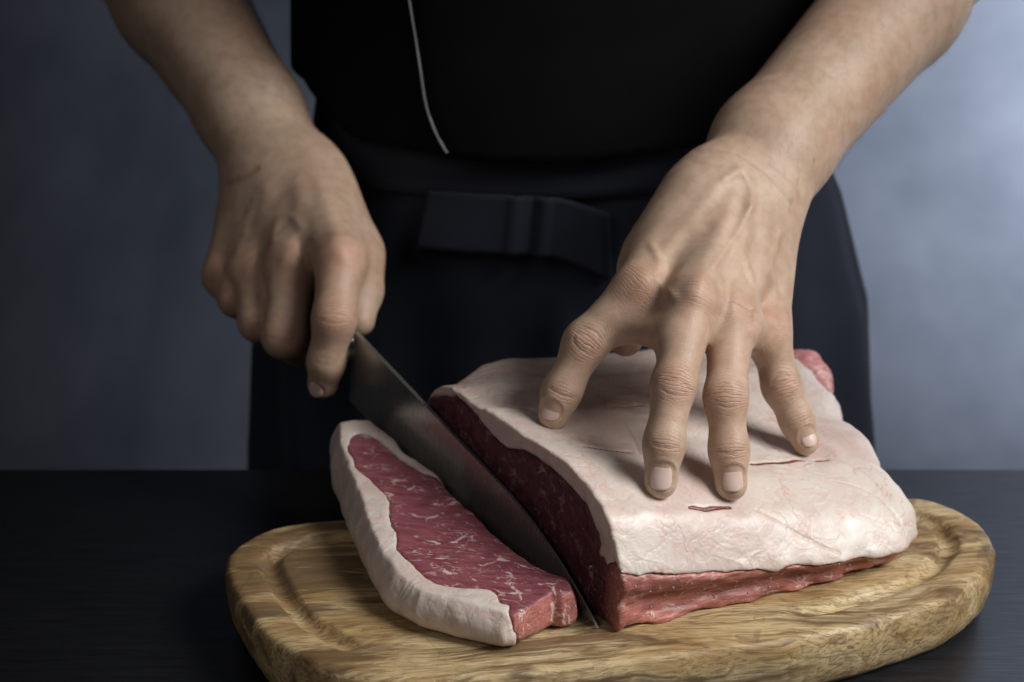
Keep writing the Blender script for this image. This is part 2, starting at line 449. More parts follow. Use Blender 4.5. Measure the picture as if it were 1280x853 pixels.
def mat_nail():
    q = NT('fingernail'); v = q.coord()
    c = q.ramp(q.noise(v, 90, 2), [(0.3, (0.70, 0.49, 0.43)), (0.7, (0.78, 0.60, 0.54))])
    q.p(Base_Color=c, Roughness=0.28, Specular_IOR_Level=0.5, Subsurface_Weight=0.1, Subsurface_Radius=(0.004, 0.002, 0.001), Subsurface_Scale=0.3)
    return q.m

def mat_cloth(name, lo, hi, scale=1400, rough=0.85, sheen=0.10, spec=0.25):
    q = NT(name); v = q.coord()
    a = q.noise(v, 12, 3)
    q.p(Base_Color=q.ramp(a, [(0.3, lo), (0.7, hi)]), Roughness=rough, Sheen_Weight=sheen, Specular_IOR_Level=spec)
    wv = q.n('ShaderNodeTexWave', bands_direction='DIAGONAL', i_Vector=v, i_Scale=scale / 3, i_Distortion=1.0).outputs['Fac']
    q.p(Normal=q.bump(q.math('ADD', wv, q.noise(v, 700, 2)), 0.25, 0.0006))
    return q.m

def mat_steel():
    q = NT('knife_steel'); v = q.coord((1, 1, 1))
    g = q.noise(q.coord((400, 400, 6)), 3, 2)
    q.p(Base_Color=(0.46, 0.465, 0.45), Metallic=0.85, Roughness=q.ramp(g, [(0.3, 0.24), (0.7, 0.32)]))
    return q.m

def mat_plain(name, c, rough=0.5, metal=0.0):
    q = NT(name); v = q.coord()
    k = q.ramp(q.noise(v, 30, 3), [(0.3, tuple(x * 0.85 for x in c)), (0.7, tuple(min(1, x * 1.12) for x in c))])
    q.p(Base_Color=k, Roughness=rough, Metallic=metal)
    return q.m

M = dict(backdrop=mat_backdrop(), table=mat_table(), olive=mat_olive(), fat=mat_fat(),
         lean=mat_lean('striploin_lean', (0, 0, R(-30)), 0.85, 0.45), steak=mat_lean('steak_lean', (0, 0, R(12)), 2.0, 0.95), scrap=mat_lean('meat_scrap', (0, 0, 0), 1.6, 1.0, (0.60, 0.27, 0.27)),
         skin=mat_skin(), nail=mat_nail(), jacket=mat_cloth('jacket_cloth', (0.0035, 0.0036, 0.0045), (0.0065, 0.0068, 0.0085), sheen=0.0, spec=0.1),
         apron=mat_cloth('apron_denim', (0.012, 0.016, 0.029), (0.021, 0.026, 0.044)), piping=mat_plain('white_piping', (0.5, 0.5, 0.52), 0.7),
         steel=mat_steel(), handle=mat_plain('black_handle', (0.012, 0.011, 0.01), 0.4), floor=mat_plain('floor_concrete', (0.08, 0.08, 0.085), 0.8))

# ------------------------------------------------------------------ setting: backdrop, floor, table
def sheet(name, x0, x1, z0, z1, y, mat, nx=40, nz=24):
    V = []; F = []
    for j in range(nz + 1):
        for i in range(nx + 1):
            x = x0 + (x1 - x0) * i / nx; z = z0 + (z1 - z0) * j / nz
            V.append((x, y + 0.006 * math.sin(3.1 * x + 1.3) + 0.004 * math.sin(2.3 * z + 2 * x), z))
    for j in range(nz):
        for i in range(nx):
            a = j * (nx + 1) + i; F.append([a, a + 1, a + nx + 2, a + nx + 1])
    return mesh_np(name, np.array(V), F, mat)
tag(sheet('wall', -3.0, 3.0, -0.76, 2.4, 1.05, M['backdrop']), 'mottled blue grey backdrop behind the cook', None, None, 'structure')
fl = link_mesh('floor', box_mesh(-3, 3, -2.5, 1.2, -0.80, -0.76), M['floor'], smooth=False)
tag(fl, kind='structure')

table = empty('table', (0, -0.15, -0.76))
tag(table, 'black stained wooden table under the cutting board', 'table')
top = link_mesh('tabletop', box_mesh(-0.85, 0.85, -0.62, 0.207, -0.035, 0.0, 0.003), M['table'], table)
for sx in (-0.78, 0.78):
    for sy in (-0.55, 0.14):
        link_mesh('leg', box_mesh(sx - 0.03, sx + 0.03, sy - 0.03, sy + 0.03, -0.757, -0.0355, 0.003), M['table'], table)

# ------------------------------------------------------------------ cutting board
def cutting_board():
    rim = [(-0.0916, 0.0702, 0.0320), (-0.1186, 0.0633, 0.0320), (-0.1362, 0.0488, 0.0320), (-0.1457, 0.0300, 0.0320), (-0.1458, 0.0099, 0.0320), (-0.1368, -0.0191, 0.0320), (-0.1240, -0.0508, 0.0320), (-0.1060, -0.0739, 0.0320),
           (-0.0852, -0.0938, 0.0320), (-0.0517, -0.1028, 0.0320), (-0.0074, -0.0998, 0.0320), (0.0449, -0.0870, 0.0320), (0.0966, -0.0739, 0.0320), (0.1479, -0.0604, 0.0320), (0.1871, -0.0401, 0.0320), (0.2216, -0.0156, 0.0320),
           (0.2429, 0.0144, 0.0320), (0.2507, 0.0393, 0.0320), (0.2484, 0.0662, 0.0320), (0.2370, 0.0852, 0.0320), (0.2216, 0.0964, 0.0320), (0.1791, 0.1036, 0.0320), (0.1135, 0.1026, 0.0320), (0.0477, 0.0943, 0.0320),
           (-0.0172, 0.0852, 0.0320), (-0.0600, 0.0771, 0.0320)]
    P = spline(rim, 12, True)[:, :2]
    for _ in range(6): P = 0.5 * P + 0.25 * (np.roll(P, 1, 0) + np.roll(P, -1, 0))
    n = len(P)
    T = np.roll(P, -1, 0) - np.roll(P, 1, 0); T /= np.linalg.norm(T, axis=1)[:, None]
    N = np.stack([-T[:, 1], T[:, 0]], 1)
    cen = P.mean(0)
    if ((cen - P) * N).sum() < 0: N = -N
    prof = [(0.010, 0.0), (0.0055, 0.0008), (0.003, 0.004), (0.001, 0.011), (0.0, 0.020), (0.0, 0.0275), (0.0012, 0.0305), (0.0032, 0.0318), (0.006, 0.032), (0.012, 0.032),
            (0.0165, 0.032), (0.0178, 0.0315), (0.0192, 0.0300), (0.021, 0.0283), (0.0235, 0.0275), (0.026, 0.0283), (0.028, 0.0302), (0.0295, 0.0316), (0.031, 0.032), (0.036, 0.032)]
    # the juice groove fades out along the middle of the near side
    xs = P[:, 0]; near = (P - cen)[:, 1] < 0
    g = np.ones(n); g[near] = np.clip(np.maximum((-0.075 - xs[near]) / 0.03, (xs[near] - 0.135) / 0.035), 0, 1)
    for _ in range(10): g = 0.5 * g + 0.25 * (np.roll(g, 1) + np.roll(g, -1))
    V = []; rings = []
    for d, z in prof:
        zz = np.full(n, z)
        if d > 0.016: zz = 0.032 - (0.032 - z) * g
        wob = 0.0008 * vnoise(v3(P[:, 0], P[:, 1], np.float64(d), 70.0)) + 0.0005 * vnoise(v3(P[:, 0], P[:, 1], np.float64(d * 4), 260.0)) if d < 0.02 else 0
        ring = np.concatenate([P + N * np.reshape(d + wob, (-1, 1)), zz[:, None]], 1)
        rings.append(len(V)); V.extend(ring.tolist())
    last = np.array(V[-n:])
    # inner surface: shrink the last ring towards the long middle line of the board
    ax = np.array([0.94, 0.10]); ax /= np.linalg.norm(ax)
    for s in (0.8, 0.6, 0.4, 0.2):
        q = last.copy(); rel = q[:, :2] - cen; al = rel @ ax
        q[:, :2] = cen + np.outer(al * (0.55 + 0.45 * s), ax) + (rel - np.outer(al, ax)) * s
        rings.append(len(V)); V.extend(q.tolist())
    F = []
    for a, b in zip(rings[:-1], rings[1:]):
        for i in range(n): F.append([a + i, a + (i + 1) % n, b + (i + 1) % n, b + i])
    F.append([rings[-1] + i for i in range(n)])
    F.append([rings[0] + (n - 1 - i) for i in range(n)])
    o = mesh_np('cutting_board', np.array(V), F, M['olive'])
    import bmesh
    bm = bmesh.new(); bm.from_mesh(o.data); bmesh.ops.recalc_face_normals(bm, faces=bm.faces[:]); bm.to_mesh(o.data); bm.free()
    o.location.z = 0.0004
    tag(o, 'oval olive wood cutting board with a juice groove under the meat', 'cutting board')
cutting_board()

# ------------------------------------------------------------------ beef striploin
PA, PB, PC, PD_ = [np.array(p) for p in ((0.050, -0.058), (0.210, 0.014), (-0.047, 0.094), (0.160, 0.180))]
LU, LV = 0.175, 0.180
def prim_xy(s, t):
    u = np.asarray(s)[..., None] / LU; v = np.asarray(t)[..., None] / LV
    return (1 - u) * (1 - v) * PA + u * (1 - v) * PB + (1 - u) * v * PC + u * v * PD_
CUT_T = ([-0.012, 0, 0.007, 0.025, 0.045, 0.080, 0.120, 0.150, 0.165, 0.185], [0.060, 0.071, 0.086, 0.0975, 0.1035, 0.1035, 0.1065, 0.107, 0.103, 0.090])
END_T = ([-0.012, 0, 0.012, 0.030, 0.060, 0.120, 0.150, 0.180], [0.047, 0.053, 0.062, 0.070, 0.076, 0.084, 0.089, 0.084])
def prim_top(s, t):
    u = np.clip(s / LU, 0, 1)
    a = np.interp(t, *CUT_T)
    m = np.maximum(a, np.interp(t, [0.13, 0.15, 0.215], [0.0, 0.106, 0.100])) 
    a = a + (m - a) * np.clip((s - 0.004) / 0.03, 0, 1)
    return a * (1 - u) + np.interp(t, *END_T) * u
def striploin():
    root = empty('beef_striploin', (0.09, 0.06, 0.0324))
    tag(root, 'large raw beef striploin with thick white fat cap, pressed under a hand', 'raw meat')
    h = 0.0011
    s = np.arange(-0.010, LU + 0.022, h, dtype=np.float32); t = np.arange(-0.012, LV + 0.042, h, dtype=np.float32); z = np.arange(0.029, 0.119, h, dtype=np.float32)
    S2, T2 = np.meshgrid(s, t, indexing='ij')
    top = prim_top(S2, T2).astype(np.float32)
    for _ in range(14): top[:, 1:-1] = 0.5 * top[:, 1:-1] + 0.25 * (top[:, 2:] + top[:, :-2])
    g = v3(S2, T2, np.float32(0.3), 1.0)
    top = top + 0.0008 * fbm(g * 26, 2) + 0.0004 * (0.6 - np.abs(fbm(g * np.array([55, 30, 1]) + 5, 3)))
    W2 = prim_xy(S2, T2)
    for (fx, fy), dep in DENTS:
        d2 = np.hypot(W2[..., 0] - fx, W2[..., 1] - fy)
        top = top - dep * np.exp(-(d2 / 0.0085) ** 2) + 0.3 * dep * np.exp(-((d2 - 0.0155) / 0.005) ** 2)
    # overlapping sheet of fat: a thin step running diagonally from the cut edge
    line = T2 - 0.120 + 0.12 * S2 + 0.007 * fbm(g * 30 + 3, 3)
    top = top + 0.0016 * (0.5 - 0.5 * np.tanh(line / 0.0012)) * np.clip((0.12 - S2) / 0.05, 0, 1)
    S, T, Z = np.meshgrid(s, t, z, indexing='ij')
    n3 = fbm(v3(S, T, Z, 42.0), 3); n4 = fbm(v3(S, T, Z, 120.0) + 9, 2)
    TOP = top[:, :, None]
    rel = (Z - 0.032) / np.maximum(TOP - 0.032, 0.01)
    bot = 0.0326 + 0.010 * np.clip((S - 0.12) / 0.055, 0, 1) ** 2 * np.clip(1 - T / 0.05, 0, 1) + 0.0004 * n4
    d = Z - TOP
    dfront = -T - 0.003 + 0.006 * np.exp(-((rel - 0.25) / 0.22) ** 2) * np.clip(S / 0.03, 0, 1) - 0.003 * np.exp(-((rel - 0.72) / 0.2) ** 2) + 0.0016 * n3 + 0.0005 * n4
    dright = S - LU + 0.004 * n3 + 0.0008 * n4
    dback = T - LV - 0.030 * np.clip(S / 0.045, 0, 1) ** 0.7 * np.clip((0.168 - S) / 0.05, 0, 1) + 0.003 * n3
    d = smax(d, dfront, 0.010)
    d = smax(d, dright, 0.016)
    d = smax(d, dback, 0.014)
    d = smax(d, bot - Z, 0.006)
    body = smax(d, -S + 0.0006 * n4 + 0.0012 * np.sin(T * 40), 0.0016)
    # knife nicks in the fat cap, and a ragged scrap of lean behind the right end
    # thickness of the fat cap
    th = np.interp(t, [0, 0.03, 0.05, 0.085, 0.12, 0.15, 0.18], [0.012, 0.016, 0.0165, 0.0145, 0.014, 0.012, 0.013]).astype(np.float32)[None, :, None]
    th = th * (1 + 0.15 * np.clip(S / LU, 0, 1)) + 0.0022 * n3
    I = TOP - th
    # along the near side the lean shows below the cap, deep at the cut and running out to the right
    Ifront = 0.0325 + np.interp(s, [-0.01, 0.0, 0.03, 0.06, 0.12, 0.165, 0.19], [0.034, 0.033, 0.026, 0.0215, 0.017, 0.008, 0.002]).astype(np.float32)[:, None, None] + 0.0022 * n3
    wf = np.clip(T / 0.016, 0, 1) * np.clip(1 - (S - 0.13) / 0.03, 0, 1)
    I = Ifront * (1 - wf) + I * wf
    cut = Z - I
    # outline of the lean as it shows on the cut face
    LT = np.array(CUT_LEAN)
    TT2, ZZ2 = np.meshgrid(t, z, indexing='ij')
    dcf = poly_sdf(TT2, ZZ2, LT)[None]
    wc = np.clip(1 - S / 0.008, 0, 1)
    cut = dcf * wc + cut * (1 - wc) + 0.0009 * n4
    fat = smax(body, -cut, 0.0012)
    strand = fbm(v3(S * 0.30 + 0.15 * Z, T * 0.9, Z, 150.0) + 21, 3)
    lean = smax(body + 0.0004 * (S > 0.004) + 0.0017 * strand * np.clip((S - 0.002) / 0.006, 0, 1), cut + 0.0002, 0.0012)
    out = []
    for name, F, mat in (('fat_cap', fat, M['fat']), ('lean_meat', lean, M['lean'])):
        V, Q = surface_nets(F, np.array([s[0], t[0], z[0]], np.float32), h)
        xy = prim_xy(V[:, 0], V[:, 1])
        W = np.concatenate([xy, V[:, 2:3]], 1)
        tint = np.zeros((len(V), 3), np.float32)
        if name == 'lean_meat':
            # the outside of the lean is paler and redder than the fresh cut face
            tint[:, 0] = np.clip((V[:, 0] - 0.0015) / 0.004, 0, 1) * np.clip(0.75 + 0.35 * fbm(V * np.array([60, 60, 220.0]), 2), 0.3, 1)
            tint[:, 0] = np.maximum(tint[:, 0], 0.7 * np.clip((0.012 - V[:, 1]) / 0.012, 0, 1))
        else:
            Nn = vnormals(W, Q)
            ln = V[:, 1] - 0.122 + 0.12 * V[:, 0] + 0.007 * fbm(v3(V[:, 0], V[:, 1], np.float32(0.3), 30.0) + 3, 3)
            tint[:, 1] = np.clip(ln / 0.004, 0, 1) * np.clip(1.15 - V[:, 0] / 0.16, 0, 1) * np.clip(0.7 + 0.5 * fbm(V * 45.0, 2), 0, 1)
            dn = np.full(len(W), 1.0); dc = np.full(len(W), 1.0)
            for line in NICKS: dn = np.minimum(dn, seg_dist2(W[:, :2], np.array(line)[:, :2]))
            for line in FOLDS: dc = np.minimum(dc, seg_dist2(W[:, :2], spline(np.array(line)[:, :2], 5)))
            up = Nn[:, 2] > 0.2
            W[:, 2] -= np.where(up, 0.0016 * np.clip(1 - dn / 0.0016, 0, 1) + 0.0006 * np.exp(-(dc / 0.0011) ** 2) * (0.6 + 0.6 * vnoise(W * 90.0)), 0)
            tint[:, 0] = np.where(up, np.clip(1 - dn / 0.004, 0, 1), 0); tint[:, 2] = np.where(up, np.clip(1 - dc / 0.004, 0, 1), 0)
        o = mesh_np(name, W, Q, mat, root, tint)
        out.append(o)
    # loose flecks of fat stuck to the near side of the lean
    lv = np.empty(len(out[1].data.vertices) * 3, np.float32); out[1].data.vertices.foreach_get('co', lv); lv = lv.reshape(-1, 3)
    ln_ = np.empty(len(lv) * 3, np.float32); out[1].data.vertices.foreach_get('normal', ln_); ln_ = ln_.reshape(-1, 3)
    ok = np.where((ln_[:, 1] < -0.6) & (lv[:, 0] > 0.058) & (lv[:, 0] < 0.18) & (lv[:, 2] > 0.036))[0]
    V = []; F = []; rg = random.Random(11)
    for k in range(34):
        i = rg.choice(ok); p = lv[i] + 0.0003 * ln_[i]; a = unit((rg.uniform(-1, 1), 0.3, rg.uniform(-0.6, 0.6))); b = unit(np.cross(a, ln_[i])); L = rg.uniform(0.0006, 0.0019); w_ = rg.uniform(0.00025, 0.0006); n0 = len(V)
        V += [p - a * L, p + b * w_, p + a * L, p - b * w_, p + ln_[i] * 0.0005]
        F += [[n0, n0 + 1, n0 + 4], [n0 + 1, n0 + 2, n0 + 4], [n0 + 2, n0 + 3, n0 + 4], [n0 + 3, n0, n0 + 4], [n0 + 3, n0 + 2, n0 + 1, n0]]
    tag(mesh_np('fat_flecks', np.array(V) - np.array(root.location) * 0, F, M['fat'], root), kind='stuff')
    # ragged scrap of lean at the far right corner
    f = Field((0.13, 0.14, 0.045), (0.21, 0.22, 0.11), 0.0011)
    for p, r in (((0.1663, 0.1800, 0.0726), 0.0105), ((0.1726, 0.1780, 0.0704), 0.0085), ((0.1762, 0.1760, 0.0663), 0.0065), ((0.1693, 0.1830, 0.0753), 0.0065), ((0.1771, 0.1720, 0.0640), 0.0055), ((0.1631, 0.1840, 0.0739), 0.009)):
        f.cone(p, np.array(p) + (-0.012, -0.006, -0.012), r, r, 0.004)
    X, Y, Z = np.meshgrid(*f.ax, indexing='ij')
    f.F += 0.0016 * fbm(v3(X, Y, Z, 110.0), 3)
    V, Q = f.mesh()
    tint = np.zeros((len(V), 3), np.float32); tint[:, 0] = 0.85
    mesh_np('meat_scrap', V, Q, M['scrap'], root, tint)
    return root
CUT_LEAN = [(0.1882, 0.0912), (0.1638, 0.1001), (0.1459, 0.1045), (0.1294, 0.1027), (0.1170, 0.0978), (0.0973, 0.0926), (0.0737, 0.0997), (0.0586, 0.0984), (0.0431, 0.0941), (0.0286, 0.0900), (0.0195, 0.0784), (0.0186, 0.0702), (0.0232, 0.0628),
            (0.0273, 0.0623), (0.0334, 0.0537), (0.0278, 0.0492), (0.0196, 0.0535), (0.0164, 0.0609), (0.0124, 0.0643), (0.0109, 0.0581), (0.0078, 0.0654), (0.0026, 0.0702), (-0.0008, 0.0665), (-0.0122, 0.0575), (-0.0099, 0.0287), (0.0482, 0.0064), (0.1903, 0.0204)]
DENTS = [((0.0730, -0.0225), 0.0022), ((0.1085, -0.0095), 0.0022), ((0.0210, 0.0330), 0.0020), ((0.1530, 0.0440), 0.0016)]
FOLDS = [[(0.1189, -0.0150, 0.0760), (0.1337, -0.0150, 0.0695), (0.1492, -0.0140, 0.0612), (0.1625, -0.0120, 0.0527)], [(0.1613, 0.0420, 0.0808), (0.1764, 0.0380, 0.0727), (0.1918, 0.0220, 0.0621)], [(0.0553, 0.0500, 0.1086), (0.0606, 0.0300, 0.1015), (0.0635, 0.0050, 0.0950)],
         [(-0.0163, 0.0450, 0.1062), (0.0000, 0.0450, 0.1066), (0.0130, 0.0430, 0.1053)], [(0.1250, 0.0700, 0.1048), (0.1316, 0.0480, 0.0916), (0.1371, 0.0400, 0.0861)], [(0.1620, 0.0220, 0.0719), (0.1806, 0.0220, 0.0652), (0.1978, 0.0100, 0.0517)],
         [(0.0249, 0.0700, 0.1138), (0.0497, 0.0650, 0.1113), (0.0666, 0.0720, 0.1130)]]
NICKS = [[(0.0357, 0.0065, 0.0982), (0.0476, 0.0065, 0.0991), (0.0591, 0.0065, 0.0978)],
         [(0.1200, 0.0190, 0.0839), (0.1294, 0.0250, 0.0843), (0.1402, 0.0300, 0.0834), (0.1478, 0.0360, 0.0834)],
         [(0.0860, -0.0280, 0.0826), (0.0932, -0.0260, 0.0799), (0.1006, -0.0220, 0.0789), (0.1064, -0.0180, 0.0792)],
         [(0.1556, 0.0390, 0.0812), (0.1617, 0.0410, 0.0794)]]
striploin()

# ------------------------------------------------------------------ steak
SEAMS = [[(0.0185, -0.0480, 0.0500), (0.0225, -0.0806, 0.0450)], [(0.0230, -0.0513, 0.0500), (0.0273, -0.0687, 0.0450)], [(-0.0046, -0.0557, 0.0510), (-0.0143, -0.0446, 0.0530), (-0.0240, -0.0384, 0.0550), (-0.0325, -0.0378, 0.0560), (-0.0398, -0.0294, 0.0570)],
         [(0.0030, -0.0596, 0.0500), (-0.0015, -0.0435, 0.0520), (-0.0109, -0.0286, 0.0540), (-0.0172, -0.0254, 0.0550)],
         [(-0.0109, -0.0286, 0.0540), (-0.0024, -0.0251, 0.0540), (0.0078, -0.0318, 0.0530)],
         [(-0.0519, 0.0189, 0.0600), (-0.0421, 0.0151, 0.0600), (-0.0338, 0.0076, 0.0600)],
         [(0.0000, -0.0452, 0.0520), (0.0092, -0.0483, 0.0510), (0.0185, -0.0446, 0.0500)],
         [(-0.0477, -0.0050, 0.0590), (-0.0376, -0.0104, 0.0590), (-0.0270, -0.0086, 0.0590), (-0.0200, 0.0026, 0.0580)],
         [(-0.0664, 0.0492, 0.0640), (-0.0579, 0.0454, 0.0630), (-0.0497, 0.0474, 0.0630)]]
def steak():
    root = empty('beef_steak', (-0.03, 0.0, 0.0324))
    tag(root, 'thick raw marbled steak lying sliced off on the left of the knife', 'raw meat')
    outer = [(-0.0937, 0.1148, 0.0690), (-0.0913, 0.0920, 0.0680), (-0.0848, 0.0650, 0.0660), (-0.0745, 0.0239, 0.0630), (-0.0648, -0.0125, 0.0600), (-0.0557, -0.0383, 0.0580), (-0.0420, -0.0538, 0.0560), (-0.0254, -0.0632, 0.0540), (-0.0102, -0.0699, 0.0520), (0.0011, -0.0744, 0.0510),
             (0.0106, -0.0637, 0.0500), (0.0191, -0.0546, 0.0500), (0.0241, -0.0563, 0.0500), (0.0295, -0.0530, 0.0500), (0.0248, -0.0413, 0.0500), (0.0082, -0.0275, 0.0530), (-0.0108, 0.0003, 0.0560), (-0.0308, 0.0362, 0.0600), (-0.0397, 0.0566, 0.0620), (-0.0592, 0.0829, 0.0650), (-0.0645, 0.0966, 0.0660), (-0.0786, 0.1160, 0.0680)]
    lean = [(-0.0854, 0.0931, 0.0680), (-0.0812, 0.0679, 0.0670), (-0.0706, 0.0500, 0.0650), (-0.0614, 0.0309, 0.0620), (-0.0585, 0.0048, 0.0600), (-0.0501, -0.0244, 0.0580), (-0.0370, -0.0437, 0.0560), (-0.0154, -0.0491, 0.0540), (-0.0061, -0.0544, 0.0520), (-0.0030, -0.0634, 0.0520), (0.0011, -0.0688, 0.0510),
            (0.0043, -0.1172, 0.0500), (0.0260, -0.1201, 0.0500), (0.0455, -0.0661, 0.0500), (0.0376, -0.0154, 0.0500), (0.0083, -0.0125, 0.0530), (-0.0081, 0.0179, 0.0560), (-0.0269, 0.0430, 0.0600), (-0.0366, 0.0516, 0.0620), (-0.0503, 0.0613, 0.0640), (-0.0647, 0.0818, 0.0650), (-0.0812, 0.1017, 0.0680)]
    OP = np.array(outer)[:, :2]; LP = np.array(lean)[:, :2]
    h = 0.0009
    x = np.arange(-0.115, 0.045, h, dtype=np.float32); y = np.arange(-0.108, 0.142, h, dtype=np.float32); z = np.arange(0.029, 0.076, h, dtype=np.float32)
    X2, Y2 = np.meshgrid(x, y, indexing='ij')
    dO = poly_sdf(X2, Y2, OP); dL = poly_sdf(X2, Y2, spline(LP, 4, True))
    ztop = np.interp(Y2, [-0.09, -0.05, 0.0, 0.05, 0.09, 0.12], [0.0505, 0.053, 0.058, 0.0625, 0.0665, 0.069]).astype(np.float32)
    g = v3(X2, Y2, np.float32(0.5), 1.0)
    ztop = ztop + 0.0007 * fbm(g * 60, 3) + 0.0004 * np.clip(dL / 0.006, -1, 1)
    zbot = np.interp(Y2, [0.06, 0.09, 0.13], [0.0328, 0.0345, 0.042]).astype(np.float32)
    X, Y, Z = np.meshgrid(x, y, z, indexing='ij')
    n3 = fbm(v3(X, Y, Z, 55.0), 3); n4 = fbm(v3(X, Y, Z, 150.0) + 4, 2)
    rel = (Z - zbot[:, :, None]) / np.maximum(ztop - zbot, 0.004)[:, :, None]
    bulge = 0.0045 * np.maximum(np.sin(np.pi * np.clip(rel, 0, 1)), 0) ** 0.8 + 0.003 * (1 - np.clip(rel, 0, 1))
    dside = dO[:, :, None] - bulge + 0.0006 * n3 + 0.0004 * n4
    bulge = bulge * (1 - 0.75 * np.clip((-0.042 - Y) / 0.012, 0, 1) * np.clip((X + 0.004) / 0.006, 0, 1))
    dside = dO[:, :, None] - bulge + 0.0006 * n3 + 0.0004 * n4
    body = smax(dside, Z - ztop[:, :, None], 0.0009)
    body = smax(body, zbot[:, :, None] - Z, 0.006)
    cut = dL[:, :, None] - 0.0016 + 0.0012 * n3 + 0.0010 * n4 + 0.002 * (1 - rel)
    lo = np.array([x[0], y[0], z[0]], np.float32)
    for name, F, mat in (('fat_rim', smax(body, -cut, 0.0012), M['fat']), ('lean_meat', smax(body + 0.0003, cut, 0.0012), M['steak'])):
        V, Q = surface_nets(F, lo, h)
        tint = np.zeros((len(V), 3), np.float32)
        if name == 'lean_meat':
            N = vnormals(V, Q)
            tint[:, 0] = np.where((V[:, 1] < -0.03) & (N[:, 2] < 0.6), 0.8, 0)
            ds = np.full(len(V), 1.0); wv = 0.0026 * np.stack([fbm(V * 130.0, 3), fbm(V * 130.0 + 40, 3)], 1)
            for line in SEAMS: ds = np.minimum(ds, seg_dist2(V[:, :2].astype(float) + wv, spline(np.array(line)[:, :2], 4)))
            tint[:, 1] = np.clip(1 - ds / 0.006, 0, 1)
        mesh_np(name, V, Q, mat, root, tint)
steak()

# ------------------------------------------------------------------ knife
HD = np.array([-0.1298, 0.2040, 0.0556]); HD /= np.linalg.norm(HD)       # from the tip towards the heel and the handle
HW = np.array([-0.166, 0.260, -0.951]); HW -= HD * (HW @ HD); HW /= np.linalg.norm(HW)      # from the spine towards the edge
HN = np.cross(HD, HW)
if HN[0] > 0: HN = -HN                                                # left face of the blade
HEEL = np.array((-0.0858, 0.1447, 0.1100))
BL = 0.248; BW = 0.0455
def knife():
    root = empty('chef_knife', tuple(HEEL))
    tag(root, 'broad steel chef knife slicing down beside the striploin', 'knife')
    na, nw = 90, 24
    V = []; F = []
    def prof(a):
        """spine and edge offsets (along HW) at a = 0 heel .. 1 tip"""
        spine = 0.0215 * max(0, (a - 0.60) / 0.40) ** 2.1
        edge = BW * (1 - 0.10 * a) - 0.0200 * max(0, (a - 0.50) / 0.50) ** 1.6
        return spine, max(edge, spine + 0.0003)
    def side(sgn):
        base = len(V)
        for i in range(na + 1):
            a = i / na; s0, e0 = prof(a)
            for j in range(nw + 1):
                w = j / nw; off = s0 + (e0 - s0) * w
                thick = (0.0012 * (1 - w) ** 0.8 + 0.00008) * (1 - 0.6 * a)
                # row of shallow hollows ground near the edge
                al = a * BL
                if sgn > 0 and 0.008 < al < 0.20:
                    ph = (al % 0.0060) / 0.0060
                    lo_, hi_ = 0.44 + 0.05 * math.sin(7 * al / BL), 0.86
                    if lo_ < w < hi_: thick -= 0.00030 * math.sin(math.pi * ph) ** 1.0 * math.sin(math.pi * (w - lo_) / (hi_ - lo_)) * (1 - w)
                V.append(HEEL - HD * al + HW * off + sgn * HN * thick)
        for i in range(na):
            for j in range(nw):
                q = [base + i * (nw + 1) + j, base + (i + 1) * (nw + 1) + j, base + (i + 1) * (nw + 1) + j + 1, base + i * (nw + 1) + j + 1]
                F.append(q if sgn > 0 else q[::-1])
        return base
    a = side(1); b = side(-1)
    for i in range(na):
        F.append([a + i * (nw + 1), b + i * (nw + 1), b + (i + 1) * (nw + 1), a + (i + 1) * (nw + 1)])
        F.append([a + i * (nw + 1) + nw, a + (i + 1) * (nw + 1) + nw, b + (i + 1) * (nw + 1) + nw, b + i * (nw + 1) + nw])
    for j in range(nw): F.append([a + j, a + j + 1, b + j + 1, b + j])
    bl = mesh_np('blade', np.array(V), F, M['steel'], root)
    import bmesh
    bm = bmesh.new(); bm.from_mesh(bl.data); bmesh.ops.recalc_face_normals(bm, faces=bm.faces[:])
    for e in bm.edges:
        if len(e.link_faces) == 2 and e.calc_face_angle(0) > 0.6: e.smooth = False
    bm.to_mesh(bl.data); bm.free()
    S = HEEL + HW * 0.014
    tube('bolster', [S - HD * 0.001, S + HD * 0.004, S + HD * 0.014], [0.006, 0.0085, 0.0095], M['steel'], root, 20)
    hp = [S + HD * x for x in (0.014, 0.016, 0.04, 0.08, 0.108, 0.116, 0.119)]
    tube('handle', hp, [0.0085, 0.0100, 0.0108, 0.0112, 0.0115, 0.0108, 0.006], M['handle'], root, 20)
knife()

# ------------------------------------------------------------------ person
person = empty('person', (0.02, 0.36, -0.76))
tag(person, 'cook in black jacket and navy apron cutting beef with a knife', 'person')
VIEW = np.array([0.0, -0.934, 0.358]); VIEW = VIEW / np.linalg.norm(VIEW)

def plane_axes(n):
    n = unit(n); a = unit(np.cross(n, (0, 0, 1))); return a, np.cross(n, a)

